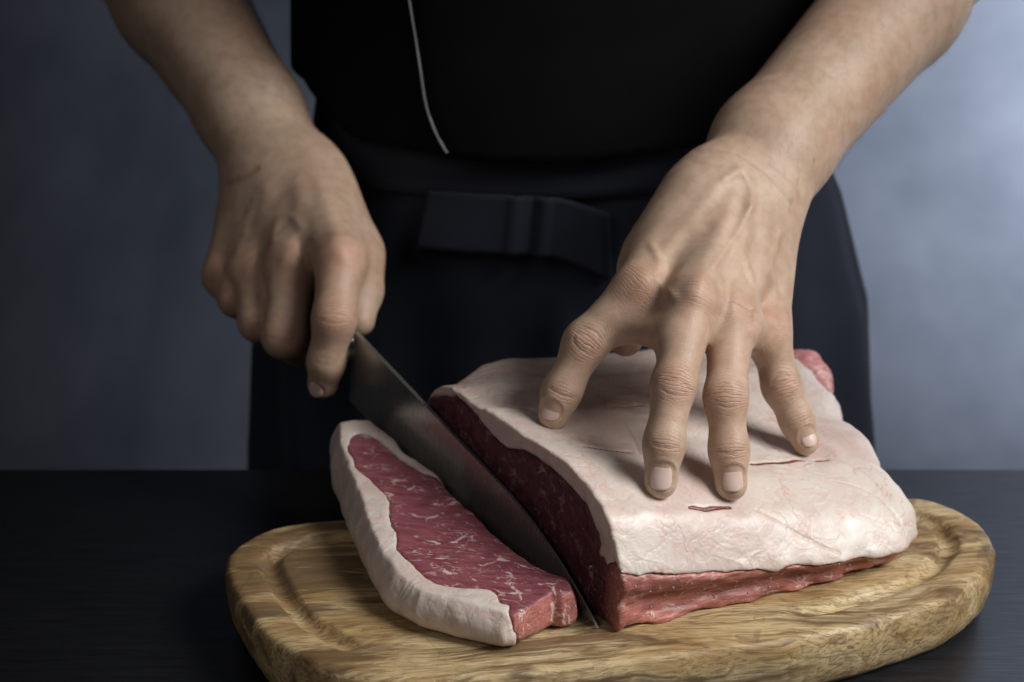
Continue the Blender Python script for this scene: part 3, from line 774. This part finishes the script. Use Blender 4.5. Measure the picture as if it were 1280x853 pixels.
class Arm:
    """one bare arm: field, then displaced creases, veins and tints"""
    def __init__(self, lo, hi, h): self.f = Field(lo, hi, h); self.digits = []
    def finger(self, pts, rad, k=0.006, flesh=None):
        for i in range(len(pts) - 1):
            self.f.cone(pts[i], pts[i + 1], rad[i], rad[i + 1], k)
    def build(self, ridges, creases, reds, joints, nails, n=VIEW):
        V, Q = self.f.mesh(); V = relax(V.astype(np.float64), Q, 2)
        N = vnormals(V, Q)
        a, b = plane_axes(n); P2 = np.stack([V @ a, V @ b], 1)
        face = np.clip((N @ n - 0.05) / 0.35, 0, 1)
        disp = np.zeros(len(V)); tint = np.zeros((len(V), 3), np.float32)
        jt = np.zeros((len(V), 3), np.float32); jt[:, :2] = 0.5; best = np.full(len(V), 0.02)
        def flat(line):
            L = spline(np.array(line), 6) if len(line) > 2 else np.array(line, float)
            return L, np.stack([L @ a, L @ b], 1)
        for line, w, amp in ridges:
            L, l2 = flat(line); d = seg_dist2(P2, l2)
            near = seg_dist2(V, L) < 0.03
            disp += amp * np.exp(-(d / w) ** 2) * face * near
        for line, w, amp in creases:
            L, l2 = flat(line)
            sel = np.where(seg_dist2(V, L) < 0.025)[0]
            d = seg_dist2(P2[sel], l2); e = np.exp(-(d / w) ** 2) * face[sel]
            disp[sel] -= amp * e
            tint[sel, 1] = np.maximum(tint[sel, 1], np.clip(e * amp / 0.0006, 0, 1))
        for c, r, s in reds:
            d = np.linalg.norm(V - np.array(c), axis=1); tint[:, 0] = np.maximum(tint[:, 0], s * np.exp(-(d / r) ** 2))
        for J1, a_, d_, s_, start, length, width, r0 in nails:
            c_ = J1 + a_ * (start + length * 0.95)
            tint[:, 2] = np.maximum(tint[:, 2], np.exp(-(np.linalg.norm(V - c_, axis=1) / 0.0085) ** 2))
        for J, al, ac, w, sig, strength, base in joints:
            r = V - J; x = r @ al; y = r @ ac
            m = strength * np.exp(-(x / sig) ** 2) + base * np.exp(-(x / (4 * sig)) ** 2)
            m = m * (np.linalg.norm(r - np.outer(x, al), axis=1) < w * 1.7) * np.clip((N @ n + 0.25) / 0.5, 0, 1)
            up = m > best; best[up] = m[up]
            jt[up, 0] = (x / (1 - 0.5 * np.minimum(1, (y / w) ** 2)))[up] * 20 + 0.5; jt[up, 1] = y[up] * 20 + 0.5; jt[up, 2] = m[up]
        for J1, a_, d_, s_, start, length, width, r0 in nails:
            r = V - J1; x = r @ a_ - (start + length / 2); y = r @ s_
            qx = np.abs(x) - length / 2 + 0.0045; qy = np.abs(y) - width / 2 + 0.0045
            e = np.hypot(np.maximum(qx, 0), np.maximum(qy, 0)) + np.minimum(np.maximum(qx, qy), 0) - 0.0045
            ok = (r @ d_ > 0) & (np.linalg.norm(r, axis=1) < 0.03)
            disp += ok * np.where(e < 0, -0.0003, 0.0004 * np.exp(-((e - 0.0009) / 0.0008) ** 2) * (x < length * 0.4))
            tint[:, 1] = np.maximum(tint[:, 1], ok * 0.3 * np.exp(-((e - 0.0001) / 0.0006) ** 2))
        V = V + N * disp[:, None]
        return V, Q, tint, jt

def nail_frame(J1, J2, dors):
    J1 = np.array(J1); a = unit(np.array(J2) - J1); d = unit(np.array(dors) - a * (np.array(dors) @ a))
    return J1, a, d, np.cross(a, d)

def knuckle_lines(p, along, across, width, rows, wob, rnd):
    """short wavy wrinkle lines across a finger joint"""
    out = []
    for r in rows:
        q = []
        for j in range(6):
            u = (j / 5 - 0.5)
            arch = (0.25 - u * u) * wob * (1 if r >= 0 else -1)
            q.append(np.array(p) + np.array(across) * width * u * (1 - 0.12 * abs(r)) + np.array(along) * (r * 0.0019 + arch + rnd.uniform(-0.0003, 0.0003)))
        out.append((q, rnd.uniform(0.00045, 0.0007), rnd.uniform(0.00022, 0.00050)))
    return out

rnd = random.Random(3)
# ---- the hand that presses on the meat
lh = dict(
    index=[(0.0645, 0.0520, 0.1679), (0.0371, 0.0430, 0.1428), (0.0250, 0.0350, 0.1191), (0.0210, 0.0320, 0.1077)],
    middle=[(0.0904, 0.0340, 0.1701), (0.0784, -0.0040, 0.1385), (0.0734, -0.0190, 0.1141), (0.0719, -0.0245, 0.0963)],
    ring=[(0.1105, 0.0450, 0.1576), (0.1048, 0.0050, 0.1284), (0.1062, -0.0060, 0.1050), (0.1074, -0.0115, 0.0891)],
    little=[(0.1308, 0.0680, 0.1420), (0.1383, 0.0540, 0.1140), (0.1461, 0.0480, 0.0978), (0.1505, 0.0435, 0.0877)])
rad = dict(index=(0.0126, 0.0104, 0.0090, 0.0079), middle=(0.0124, 0.0100, 0.0090, 0.0081), ring=(0.0120, 0.0098, 0.0088, 0.0080), little=(0.0114, 0.0091, 0.0078, 0.0068))
wristL = (0.1241, 0.1270, 0.1977)
armL = Arm((0.005, -0.046, 0.076), (0.262, 0.300, 0.345), 0.00098)
f = armL.f
dorsL = unit((0.12, -0.75, 0.62))
foreL = (0.2196, 0.2570, 0.2679)
elbowL = tuple(np.array(foreL) + (np.array(foreL) - np.array(wristL)) * 0.55)
f.cone(foreL, elbowL, 0.036, 0.043, 0.01)
midL = (0.1397, 0.1520, 0.2133)
f.cone(midL, foreL, 0.0310, 0.0375, 0.012)
f.cone(wristL, midL, 0.0285, 0.0310, 0.014, dorsL, 1.18)
for nm, wx in (('index', (0.1113, 0.1170, 0.2026)), ('middle', (0.1197, 0.1170, 0.1999)), ('ring', (0.1298, 0.1190, 0.1958)), ('little', (0.1379, 0.1220, 0.1904))):
    f.cone(lh[nm][0], wx, rad[nm][0] + 0.0005, 0.0155, 0.014, dorsL, 1.15)
for nm in lh: armL.finger(lh[nm], rad[nm], 0.007)
# thumb, tucked behind the index finger, and the web of flesh beside it
thumbL = [(0.1061, 0.1170, 0.2056), (0.0752, 0.0970, 0.1682), (0.0677, 0.0890, 0.1466), (0.0592, 0.0810, 0.1300)]
f.cone(thumbL[0], thumbL[1], 0.017, 0.0155, 0.014); f.cone(thumbL[1], thumbL[2], 0.0135, 0.0115, 0.01); f.cone(thumbL[2], thumbL[3], 0.0115, 0.0092, 0.008)
f.cone((0.0692, 0.0790, 0.1687), (0.0959, 0.1070, 0.1978), 0.014, 0.017, 0.016)
f.cone((0.0649, 0.0550, 0.1539), (0.0821, 0.0410, 0.1565), 0.0095, 0.0095, 0.012)
f.cone((0.0558, 0.0500, 0.1501), (0.0794, 0.0170, 0.1545), 0.0070, 0.0075, 0.012)
f.cone((0.0897, 0.0350, 0.1557), (0.1102, 0.0390, 0.1521), 0.0095, 0.0095, 0.010)
f.cone((0.1104, 0.0410, 0.1514), (0.1286, 0.0570, 0.1388), 0.0085, 0.0085, 0.010)
LE = [np.array(lh[k][i]) for k in lh for i in (1, 2)]
cre = []; reds = []; jointsL = []
for nm in lh:
    J = [np.array(p) for p in lh[nm]]
    for i, rows in ((1, (-2.4, -1.2, -0.5, 0.4, 1.3, 2.2)), (2, (-0.8, 0.0, 0.9))):
        al = unit(J[i + 1] - J[i - 1]); ac = unit(np.cross(al, VIEW))
        cre += knuckle_lines(J[i], al, ac, rad[nm][i] * 1.45, rows[::2] if i == 1 else rows[1:2], 0.009 if i == 1 else 0.004, rnd)
        jointsL.append((J[i], al, ac, rad[nm][i], 0.0070 if i == 1 else 0.0040, 0.9 if i == 1 else 0.5, 0.10))
        reds.append((J[i] + VIEW * 0.009, 0.010 if i == 1 else 0.007, 0.42 if i == 1 else 0.25))
    al = unit(J[1] - J[0]); jointsL.append((J[0] + VIEW * 0.004, al, unit(np.cross(al, VIEW)), rad[nm][0] * 1.5, 0.010, 0.22, 0.06))
    reds.append((J[0] + VIEW * 0.012, 0.013, 0.42))
ridL = [([(0.0898, 0.0270, 0.1743), (0.1017, 0.0570, 0.1883), (0.1127, 0.0870, 0.2041)], 0.0042, 0.0012), ([(0.1082, 0.0270, 0.1659), (0.1147, 0.0570, 0.1840), (0.1222, 0.0870, 0.2019)], 0.0040, 0.0011),
        ([(0.1282, 0.0470, 0.1525), (0.1283, 0.0670, 0.1720), (0.1307, 0.0870, 0.1955)], 0.0038, 0.0008), ([(0.0665, 0.0470, 0.1748), (0.0850, 0.0670, 0.1934), (0.1043, 0.0870, 0.2105)], 0.0042, 0.0009),
        # knuckle heads
        ([(0.0898, 0.0270, 0.1752), (0.0899, 0.0270, 0.1718)], 0.0085, 0.0022), ([(0.1087, 0.0320, 0.1641), (0.1088, 0.0320, 0.1607)], 0.008, 0.0018), ([(0.1278, 0.0470, 0.1517), (0.1279, 0.0470, 0.1491)], 0.007, 0.0014), ([(0.0662, 0.0420, 0.1757), (0.0646, 0.0420, 0.1731)], 0.008, 0.0014),
        ([(0.0833, 0.0270, 0.1818), (0.0895, 0.0400, 0.1907), (0.0977, 0.0570, 0.1997)], 0.0050, -0.0008), ([(0.1012, 0.0400, 0.1594), (0.1071, 0.0700, 0.1666), (0.1125, 0.0900, 0.1815)], 0.0046, -0.0009), ([(0.1204, 0.0500, 0.1531), (0.1219, 0.0700, 0.1666), (0.1241, 0.0900, 0.1815)], 0.0044, -0.0008),
        # veins
        ([(0.0710, 0.0670, 0.1849), (0.0741, 0.0670, 0.1742), (0.0719, 0.0570, 0.1712), (0.0795, 0.0470, 0.1654)], 0.0024, 0.0011), ([(0.1092, 0.0970, 0.2117), (0.1173, 0.0970, 0.2160), (0.1230, 0.0970, 0.2074), (0.1211, 0.0870, 0.1989)], 0.0028, 0.0013),
        ([(0.1211, 0.0870, 0.1989), (0.1114, 0.0670, 0.1892), (0.0999, 0.0470, 0.1811)], 0.0021, 0.0012), ([(0.1183, 0.1070, 0.2130), (0.1137, 0.1170, 0.2183)], 0.0032, 0.0006), ([(0.1177, 0.0570, 0.1798), (0.1223, 0.0470, 0.1705), (0.1199, 0.0470, 0.1598)], 0.0021, 0.0013), ([(0.1380, 0.0870, 0.1868), (0.1322, 0.0670, 0.1763), (0.1345, 0.0570, 0.1626)], 0.0022, 0.0012)]
cre += [([(0.0952, 0.1170, 0.2217), (0.1149, 0.1170, 0.2187), (0.1320, 0.1170, 0.2078), (0.1453, 0.1170, 0.1924)], 0.0012, 0.00028), ([(0.0929, 0.1170, 0.2143), (0.1121, 0.1070, 0.2143)], 0.0011, 0.0002), ([(0.1339, 0.1170, 0.2143), (0.1470, 0.1170, 0.2012), (0.1508, 0.1170, 0.1911)], 0.0012, 0.00026),
        ([(0.0611, 0.0520, 0.1342), (0.0676, 0.0520, 0.1350), (0.0708, 0.0470, 0.1396)], 0.0012, 0.00026)]
NAILS_L = [(nm, w, L, st, tilt, rad[nm][3]) for nm, w, L, st, tilt in (('index', 0.0118, 0.0110, 0.0085, (-0.40, -0.9, 0.10)), ('middle', 0.0122, 0.0142, 0.0110, (-0.05, -0.9, 0.36)), ('ring', 0.0118, 0.0136, 0.0105, (0.06, -0.9, 0.36)), ('little', 0.0098, 0.0110, 0.0080, (0.30, -0.9, 0.36)))]
def dl(J): return float(np.linalg.norm(np.array(J[3]) - np.array(J[2])))
nl = [(*nail_frame(lh[nm][2], lh[nm][3], tilt), dl(lh[nm]) - st, L, w, r0) for nm, w, L, st, tilt, r0 in NAILS_L]
VL, QL, TL, JL = armL.build(ridL, cre, reds, jointsL, nl)

# ---- the hand that holds the knife
rh = dict(
    index=[(-0.0953, 0.1720, 0.1419), (-0.0974, 0.1430, 0.1185), (-0.1026, 0.1430, 0.0930), (-0.1051, 0.1470, 0.0781)],
    middle=[(-0.1245, 0.1950, 0.1321), (-0.1274, 0.1650, 0.0998), (-0.1229, 0.1900, 0.0844), (-0.1149, 0.2050, 0.0855)],
    ring=[(-0.1485, 0.2120, 0.1214), (-0.1439, 0.1860, 0.1006), (-0.1369, 0.2080, 0.0874), (-0.1302, 0.2220, 0.0901)],
    little=[(-0.1683, 0.2280, 0.1133), (-0.1589, 0.2080, 0.1061), (-0.1538, 0.2250, 0.0940), (-0.1473, 0.2360, 0.0970)])
radr = dict(index=(0.0135, 0.0115, 0.0098, 0.0085), middle=(0.0135, 0.0122, 0.0105, 0.0095), ring=(0.0128, 0.0112, 0.0098, 0.0088), little=(0.0115, 0.0098, 0.0088, 0.0080))
wristR = (-0.1367, 0.2620, 0.1698)
armR = Arm((-0.330, 0.100, 0.04), (-0.035, 0.470, 0.360), 0.00125)
f = armR.f
dorsR = unit((-0.1, -0.80, 0.58))
foreR = (-0.2060, 0.3700, 0.2452)
elbowR = tuple(np.array(foreR) + (np.array(foreR) - np.array(wristR)) * 0.5)
f.cone(foreR, elbowR, 0.040, 0.044, 0.01)
midR = (-0.1572, 0.2950, 0.1939)
f.cone(midR, foreR, 0.0300, 0.0400, 0.012)
f.cone(wristR, midR, 0.0290, 0.0300, 0.014, dorsR, 1.2)
for nm, wx in (('index', (-0.1194, 0.2520, 0.1694)), ('middle', (-0.1302, 0.2520, 0.1694)), ('ring', (-0.1420, 0.2560, 0.1657)), ('little', (-0.1522, 0.2620, 0.1600))):
    f.cone(rh[nm][0], wx, radr[nm][0] + 0.001, 0.018, 0.016, dorsR, 1.1)
for nm in rh: armR.finger(rh[nm], radr[nm], 0.006)
thumbR = [(-0.1134, 0.2500, 0.1617), (-0.0897, 0.2120, 0.1321), (-0.0840, 0.1820, 0.1194), (-0.0852, 0.1670, 0.1077)]
f.cone(thumbR[0], thumbR[1], 0.017, 0.0145, 0.016); f.cone(thumbR[1], thumbR[2], 0.013, 0.0105, 0.01); f.cone(thumbR[2], thumbR[3], 0.0102, 0.0085, 0.006)
f.cone((-0.0909, 0.1950, 0.1321), (-0.1119, 0.2400, 0.1560), 0.013, 0.017, 0.016)
cre = []; reds = []; jointsR = []
for nm in rh:
    J = [np.array(p) for p in rh[nm]]
    al = unit(J[1] - J[0]); ac = unit(np.cross(al, VIEW))
    if nm in ('index', 'middle', 'ring'):
        cre += knuckle_lines(J[1], al, ac, radr[nm][1] * 1.3, (-0.9, 0.6), 0.006, rnd)
        jointsR.append((J[1], al, ac, radr[nm][1], 0.007, 0.7, 0.10)); jointsR.append((J[0], al, ac, radr[nm][0] * 1.4, 0.010, 0.15, 0.05))
    reds.append((J[1] + VIEW * 0.010, 0.012, 0.55)); reds.append((J[0] + VIEW * 0.012, 0.013, 0.8 if nm == 'index' else 0.5))
J = [np.array(p) for p in rh['index']]
cre += knuckle_lines(J[2], unit(J[3] - J[2]), unit(np.cross(J[3] - J[2], VIEW)), 0.012, (-0.8, 0.3), 0.004, rnd)
ridR = [([(-0.1236, 0.1700, 0.1445), (-0.1205, 0.1900, 0.1552), (-0.1209, 0.2200, 0.1695)], 0.0060, 0.0011), ([(-0.1471, 0.1900, 0.1314), (-0.1455, 0.2100, 0.1463), (-0.1408, 0.2300, 0.1640)], 0.0055, 0.0008), ([(-0.0948, 0.1600, 0.1489), (-0.1003, 0.1800, 0.1609), (-0.1098, 0.2200, 0.1718)], 0.0042, 0.0008),
        ([(-0.1227, 0.1700, 0.1454), (-0.1219, 0.1700, 0.1407)], 0.0110, 0.0036), ([(-0.0952, 0.1600, 0.1498), (-0.0939, 0.1600, 0.1461)], 0.0105, 0.0028), ([(-0.1458, 0.1900, 0.1314), (-0.1450, 0.1900, 0.1281)], 0.0095, 0.0026), ([(-0.1667, 0.2100, 0.1221), (-0.1650, 0.2100, 0.1191)], 0.007, 0.002),
        ([(-0.1095, 0.1800, 0.1515), (-0.1018, 0.1800, 0.1552), (-0.0931, 0.1700, 0.1557)], 0.0026, 0.0007), ([(-0.1352, 0.1900, 0.1481), (-0.1336, 0.2000, 0.1553), (-0.1258, 0.2000, 0.1591), (-0.1178, 0.1900, 0.1552)], 0.0026, 0.0005), ([(-0.1545, 0.2200, 0.1430), (-0.1480, 0.2300, 0.1591)], 0.0030, 0.0004)]
cre += [([(-0.1664, 0.2500, 0.1617), (-0.1569, 0.2500, 0.1646), (-0.1473, 0.2500, 0.1705)], 0.0016, 0.0006)]
nr = [(*nail_frame(rh['index'][2], rh['index'][3], (-0.5, -0.9, 0.0)), dl(rh['index']) - 0.006, 0.0105, 0.011, radr['index'][3])]
VR, QR, TR, JR = armR.build(ridR, cre, reds, jointsR, nr)

# ---- hidden torso and upper arms (inside the clothes), joined with the arms into one body mesh
ft = Field((-0.36, 0.16, -0.15), (0.38, 0.60, 0.66), 0.008)
ft.cone((0.03, 0.37, -0.12), (0.03, 0.375, 0.20), 0.112, 0.112, 0.05, (0, 1, 0), 1.5)
ft.cone((0.03, 0.38, 0.20), (0.02, 0.38, 0.48), 0.115, 0.135, 0.05, (0, 1, 0), 1.6)
ft.cone((-0.13, 0.38, 0.55), (0.17, 0.38, 0.55), 0.06, 0.06, 0.06)
ft.cone((0.02, 0.37, 0.5), (0.02, 0.36, 0.64), 0.06, 0.055, 0.04)
shR = (-0.17, 0.39, 0.54); shL = (0.21, 0.39, 0.54)
ft.cone(shR, elbowR, 0.052, 0.040, 0.04); ft.cone(elbowR, foreR, 0.040, 0.0375, 0.02)
ft.cone(shL, elbowL, 0.052, 0.039, 0.04); ft.cone(elbowL, foreL, 0.039, 0.034, 0.02)
VT, QT = ft.mesh()
V = np.concatenate([VL, VR, VT]); Q = np.concatenate([QL, QR + len(VL), QT + len(VL) + len(VR)])
T = np.concatenate([TL, TR, np.zeros((len(VT), 3), np.float32)])
body = mesh_np('body', V, Q, M['skin'], person, T)
JT = np.ones((len(V), 4), np.float32); JT[:, :3] = 0; JT[:len(VL), :3] = JL; JT[len(VL):len(VL) + len(VR), :3] = JR
at_ = body.data.attributes.new('joint', 'FLOAT_COLOR', 'POINT'); at_.data.foreach_set('color', JT.ravel())

# ---- fine hair on the forearms
def arm_hair(V, Q, fore, wrist, count, seed):
    N = vnormals(V, Q); rg = np.random.default_rng(seed)
    ax = unit(np.array(wrist) - np.array(fore)); L0 = np.linalg.norm(np.array(wrist) - np.array(fore))
    u = (V - np.array(fore)) @ ax / L0
    ok = np.where((u > -0.15) & (u < 1.05) & (N @ VIEW > -0.1))[0]
    pick = rg.choice(ok, count); out = []; F = []
    for i in pick:
        p = V[i]; n = N[i]; t = unit(ax + 0.55 * np.cross(n, ax) + rg.normal(0, 0.28, 3)); t = unit(t - n * (t @ n)); b = np.cross(n, t)
        L = rg.uniform(0.004, 0.009); r = rg.uniform(0.000035, 0.00006); k = len(out)
        pts = [p - n * 0.0002, p + t * L * 0.35 + n * L * 0.16, p + t * L * 0.7 + n * L * 0.2, p + t * L + n * L * 0.14]
        for j, c in enumerate(pts):
            w_ = r * (1 - 0.28 * j)
            out += [c + b * w_, c - b * w_ * 0.5 + n * w_ * 0.87, c - b * w_ * 0.5 - n * w_ * 0.87]
        for j in range(3):
            for e in range(3): F.append([k + 3 * j + e, k + 3 * j + (e + 1) % 3, k + 3 * j + 3 + (e + 1) % 3, k + 3 * j + 3 + e])
    return np.array(out), F
hairm = mat_plain('arm_hair', (0.05, 0.03, 0.02), 0.5)
for args in ((VL, QL, foreL, wristL, 420, 5), (VR, QR, foreR, wristR, 420, 6)):
    hv, hf = arm_hair(*args)
    tag(mesh_np('arm_hair', hv, hf, hairm, person), kind='stuff')

# ---- fingernails
def nail(J1, J2, r, width, length, start, dors, lift=0.0003, name='fingernail'):
    J1 = np.array(J1); J2 = np.array(J2); a = unit(J2 - J1); d = unit(np.array(dors) - a * (np.array(dors) @ a)); s = np.cross(a, d)
    V = []; nu, nv = 12, 12
    for i in range(nu + 1):
        u = i / nu
        al = start + length * u
        hw = width / 2 * (1 - 0.16 * (1 - u) ** 3)
        for j in range(nv + 1):
            w = (j / nv) * 2 - 1
            # rounded cuticle and free edge
            al2 = al + 0.0044 * abs(w) ** 2.6 * (1 - u) ** 2 - 0.0026 * abs(w) ** 2.4 * u * u
            ph = w * hw / (r * 1.02)
            rr = r + lift - 0.0009 * max(0, u - 0.75) / 0.25 * 0.4 - 0.0006 * (abs(w) > 0.95) - 0.0006 * (i == 0)
            V.append(J1 + a * al2 + rr * (d * math.cos(ph) + s * math.sin(ph)))
    F = [[i * (nv + 1) + j, i * (nv + 1) + j + 1, (i + 1) * (nv + 1) + j + 1, (i + 1) * (nv + 1) + j] for i in range(nu) for j in range(nv)]
    o = mesh_np(name, np.array(V), F, M['nail'], person)
    md = o.modifiers.new('thickness', 'SOLIDIFY'); md.thickness = 0.0006; md.offset = -1
    return o
for nm, w, L, st, tilt, r0 in NAILS_L:
    nail(lh[nm][2], lh[nm][3], r0, w, L, dl(lh[nm]) - st, tilt)
nail(rh['index'][2], rh['index'][3], radr['index'][3], 0.011, 0.0105, dl(rh['index']) - 0.006, (-0.5, -0.9, 0.0))

# ---- clothes
CX, CY = 0.034, 0.372
def shell(name, mat, z_of, ax_of, ay_of, nz, na=160, bump=None, a0=-math.pi, a1=math.pi, thick=0.0016):
    """cloth wrapped round the torso: angle 0 faces the camera"""
    V = []; F = []
    for j in range(nz + 1):
        v = j / nz
        for i in range(na + 1):
            th = a0 + (a1 - a0) * i / na
            z = z_of(th, v)
            a, b = ax_of(th, z), ay_of(th, z)
            o = bump(th, z) if bump else 0
            V.append((CX + (a + o) * math.sin(th), CY - (b + o) * math.cos(th), z))
    for j in range(nz):
        for i in range(na):
            q = j * (na + 1) + i; F.append([q, q + 1, q + na + 2, q + na + 1])
    o = mesh_np(name, np.array(V), F, mat, person)
    md = o.modifiers.new('thickness', 'SOLIDIFY'); md.thickness = thick; md.offset = 1
    return o
def lerp(z, pts):
    return float(np.interp(z, [p[0] for p in pts], [p[1] for p in pts]))
def apron_a(th, z): return lerp(z, [(-0.7, 0.23), (-0.05, 0.207), (0.05, 0.197), (0.12, 0.176), (0.165, 0.154), (0.20, 0.148), (0.30, 0.148)])
def apron_b(th, z): return lerp(z, [(-0.7, 0.14), (-0.05, 0.132), (0.12, 0.126), (0.20, 0.122)])
def g1(x, c, w): return math.exp(-((x - c) / w) ** 2)
def apron_bump(th, z):
    o = (0.0032 * math.sin(7 * th + 5 * z) + 0.0022 * math.sin(17 * th - 9 * z + 1.5 * math.sin(20 * z))) * max(0, min(1, (0.16 - z) / 0.1))
    o += 0.004 * g1(th, -0.03, 0.035) * max(0, min(1, (0.10 - z) / 0.03))          # long crease at the middle
    o -= 0.003 * g1(th, 0.06, 0.04) * max(0, min(1, (0.11 - z) / 0.03))
    for c, w in ((0.150, 0.0035), (0.138, 0.003), (0.126, 0.0035), (0.112, 0.004)):
        o += 0.0034 * g1(z + 0.03 * (th - 0.6), c, w) * max(0, min(1, (th - 0.12) / 0.15)) * max(0, min(1, (1.05 - th) / 0.3)) # gathers below the waistband on the right
    return o
shell('apron', M['apron'], lambda th, v: -0.62 + (0.168 + 0.62) * (v ** 0.55), apron_a, apron_b, 90, 200, apron_bump)
shell('waistband', M['apron'], lambda th, v: 0.158 + (0.218 - 0.158) * v + 0.008 * math.sin(th - 0.3), lambda th, z: apron_a(th, z) + 0.0045, lambda th, z: apron_b(th, z) + 0.0045, 10, 160, lambda th, z: 0.0012 * math.sin(14 * th) * math.sin(60 * z))
# folded apron tie: a flat band across the front with a squared end
def tie_z(th, v):
    return 0.123 + 0.035 * v - (0.011 + 0.006 * (1 - v)) * g1(th, 0.16, 0.14) + 0.004 * th
shell('apron_tie', M['apron'], tie_z, lambda th, z: apron_a(th, z) + 0.0062, lambda th, z: apron_b(th, z) + 0.0062, 12, 60,
      lambda th, z: 0.0030 * g1(th, -0.09 + 0.3 * (z - 0.13), 0.012) - 0.0022 * g1(th, -0.13, 0.018) + 0.0022 * g1(th, -0.19, 0.016) + 0.0020 * g1(th, 0.13, 0.010), -0.52, 0.135, 0.003)
def jack_hem(th):
    return 0.180 + 0.012 * max(0, th) + 0.022 * max(0, min(1, (-th - 0.9) / 0.3)) + 0.006 * max(0, -th - 0.35)
def jack_a(th, z): return lerp(z, [(0.15, 0.158), (0.21, 0.163), (0.25, 0.164), (0.33, 0.17), (0.45, 0.185), (0.56, 0.17), (0.60, 0.09), (0.63, 0.07)])
def jack_b(th, z): return lerp(z, [(0.15, 0.134), (0.25, 0.130), (0.45, 0.135), (0.56, 0.10), (0.60, 0.07), (0.63, 0.065)])
def jack_bump(th, z):
    o = 0.0055 + 0.003 * math.sin(5 * th + 14 * z) * max(0, min(1, (0.4 - z) / 0.1)) + 0.004 * math.sin(3 * th - 9 * z)
    edge = -0.20 + 0.35 * max(0, z - 0.18)
    o += 0.0025 * (0.5 + 0.5 * math.tanh((th - (edge_th(z))) / 0.006)) if th < 1.2 else 0.0025
    return o
def edge_th(z):
    """angle of the jacket's overlapping front edge, rounded off at the hem"""
    return -0.495 - 0.57 * (z - 0.20) + 0.05 * (max(0, 0.222 - z) / 0.038) ** 2.5
shell('jacket', M['jacket'], lambda th, v: jack_hem(th) + (0.625 - jack_hem(th)) * v, jack_a, jack_b, 70, 220, jack_bump)
pp = []
for i in range(61):
    z = 0.1835 + (0.40 - 0.1835) * (i / 60) ** 1.4; th = edge_th(z)
    o = jack_bump(th, z) + 0.0022
    pp.append((CX + (jack_a(th, z) + o) * math.sin(th), CY - (jack_b(th, z) + o) * math.cos(th), z))
tube('piping', pp, 0.0007, M['piping'], person, 8)
for sh, el, sx in ((shR, elbowR, -1), (shL, elbowL, 1)):
    a, b = np.array(sh), np.array(el)
    pts = [a + (b - a) * t for t in (-0.12, 0.05, 0.25, 0.5, 0.72, 0.80)]
    tube('sleeve', pts, [0.06, 0.072, 0.070, 0.064, 0.060, 0.0605], M['jacket'], person, 28)
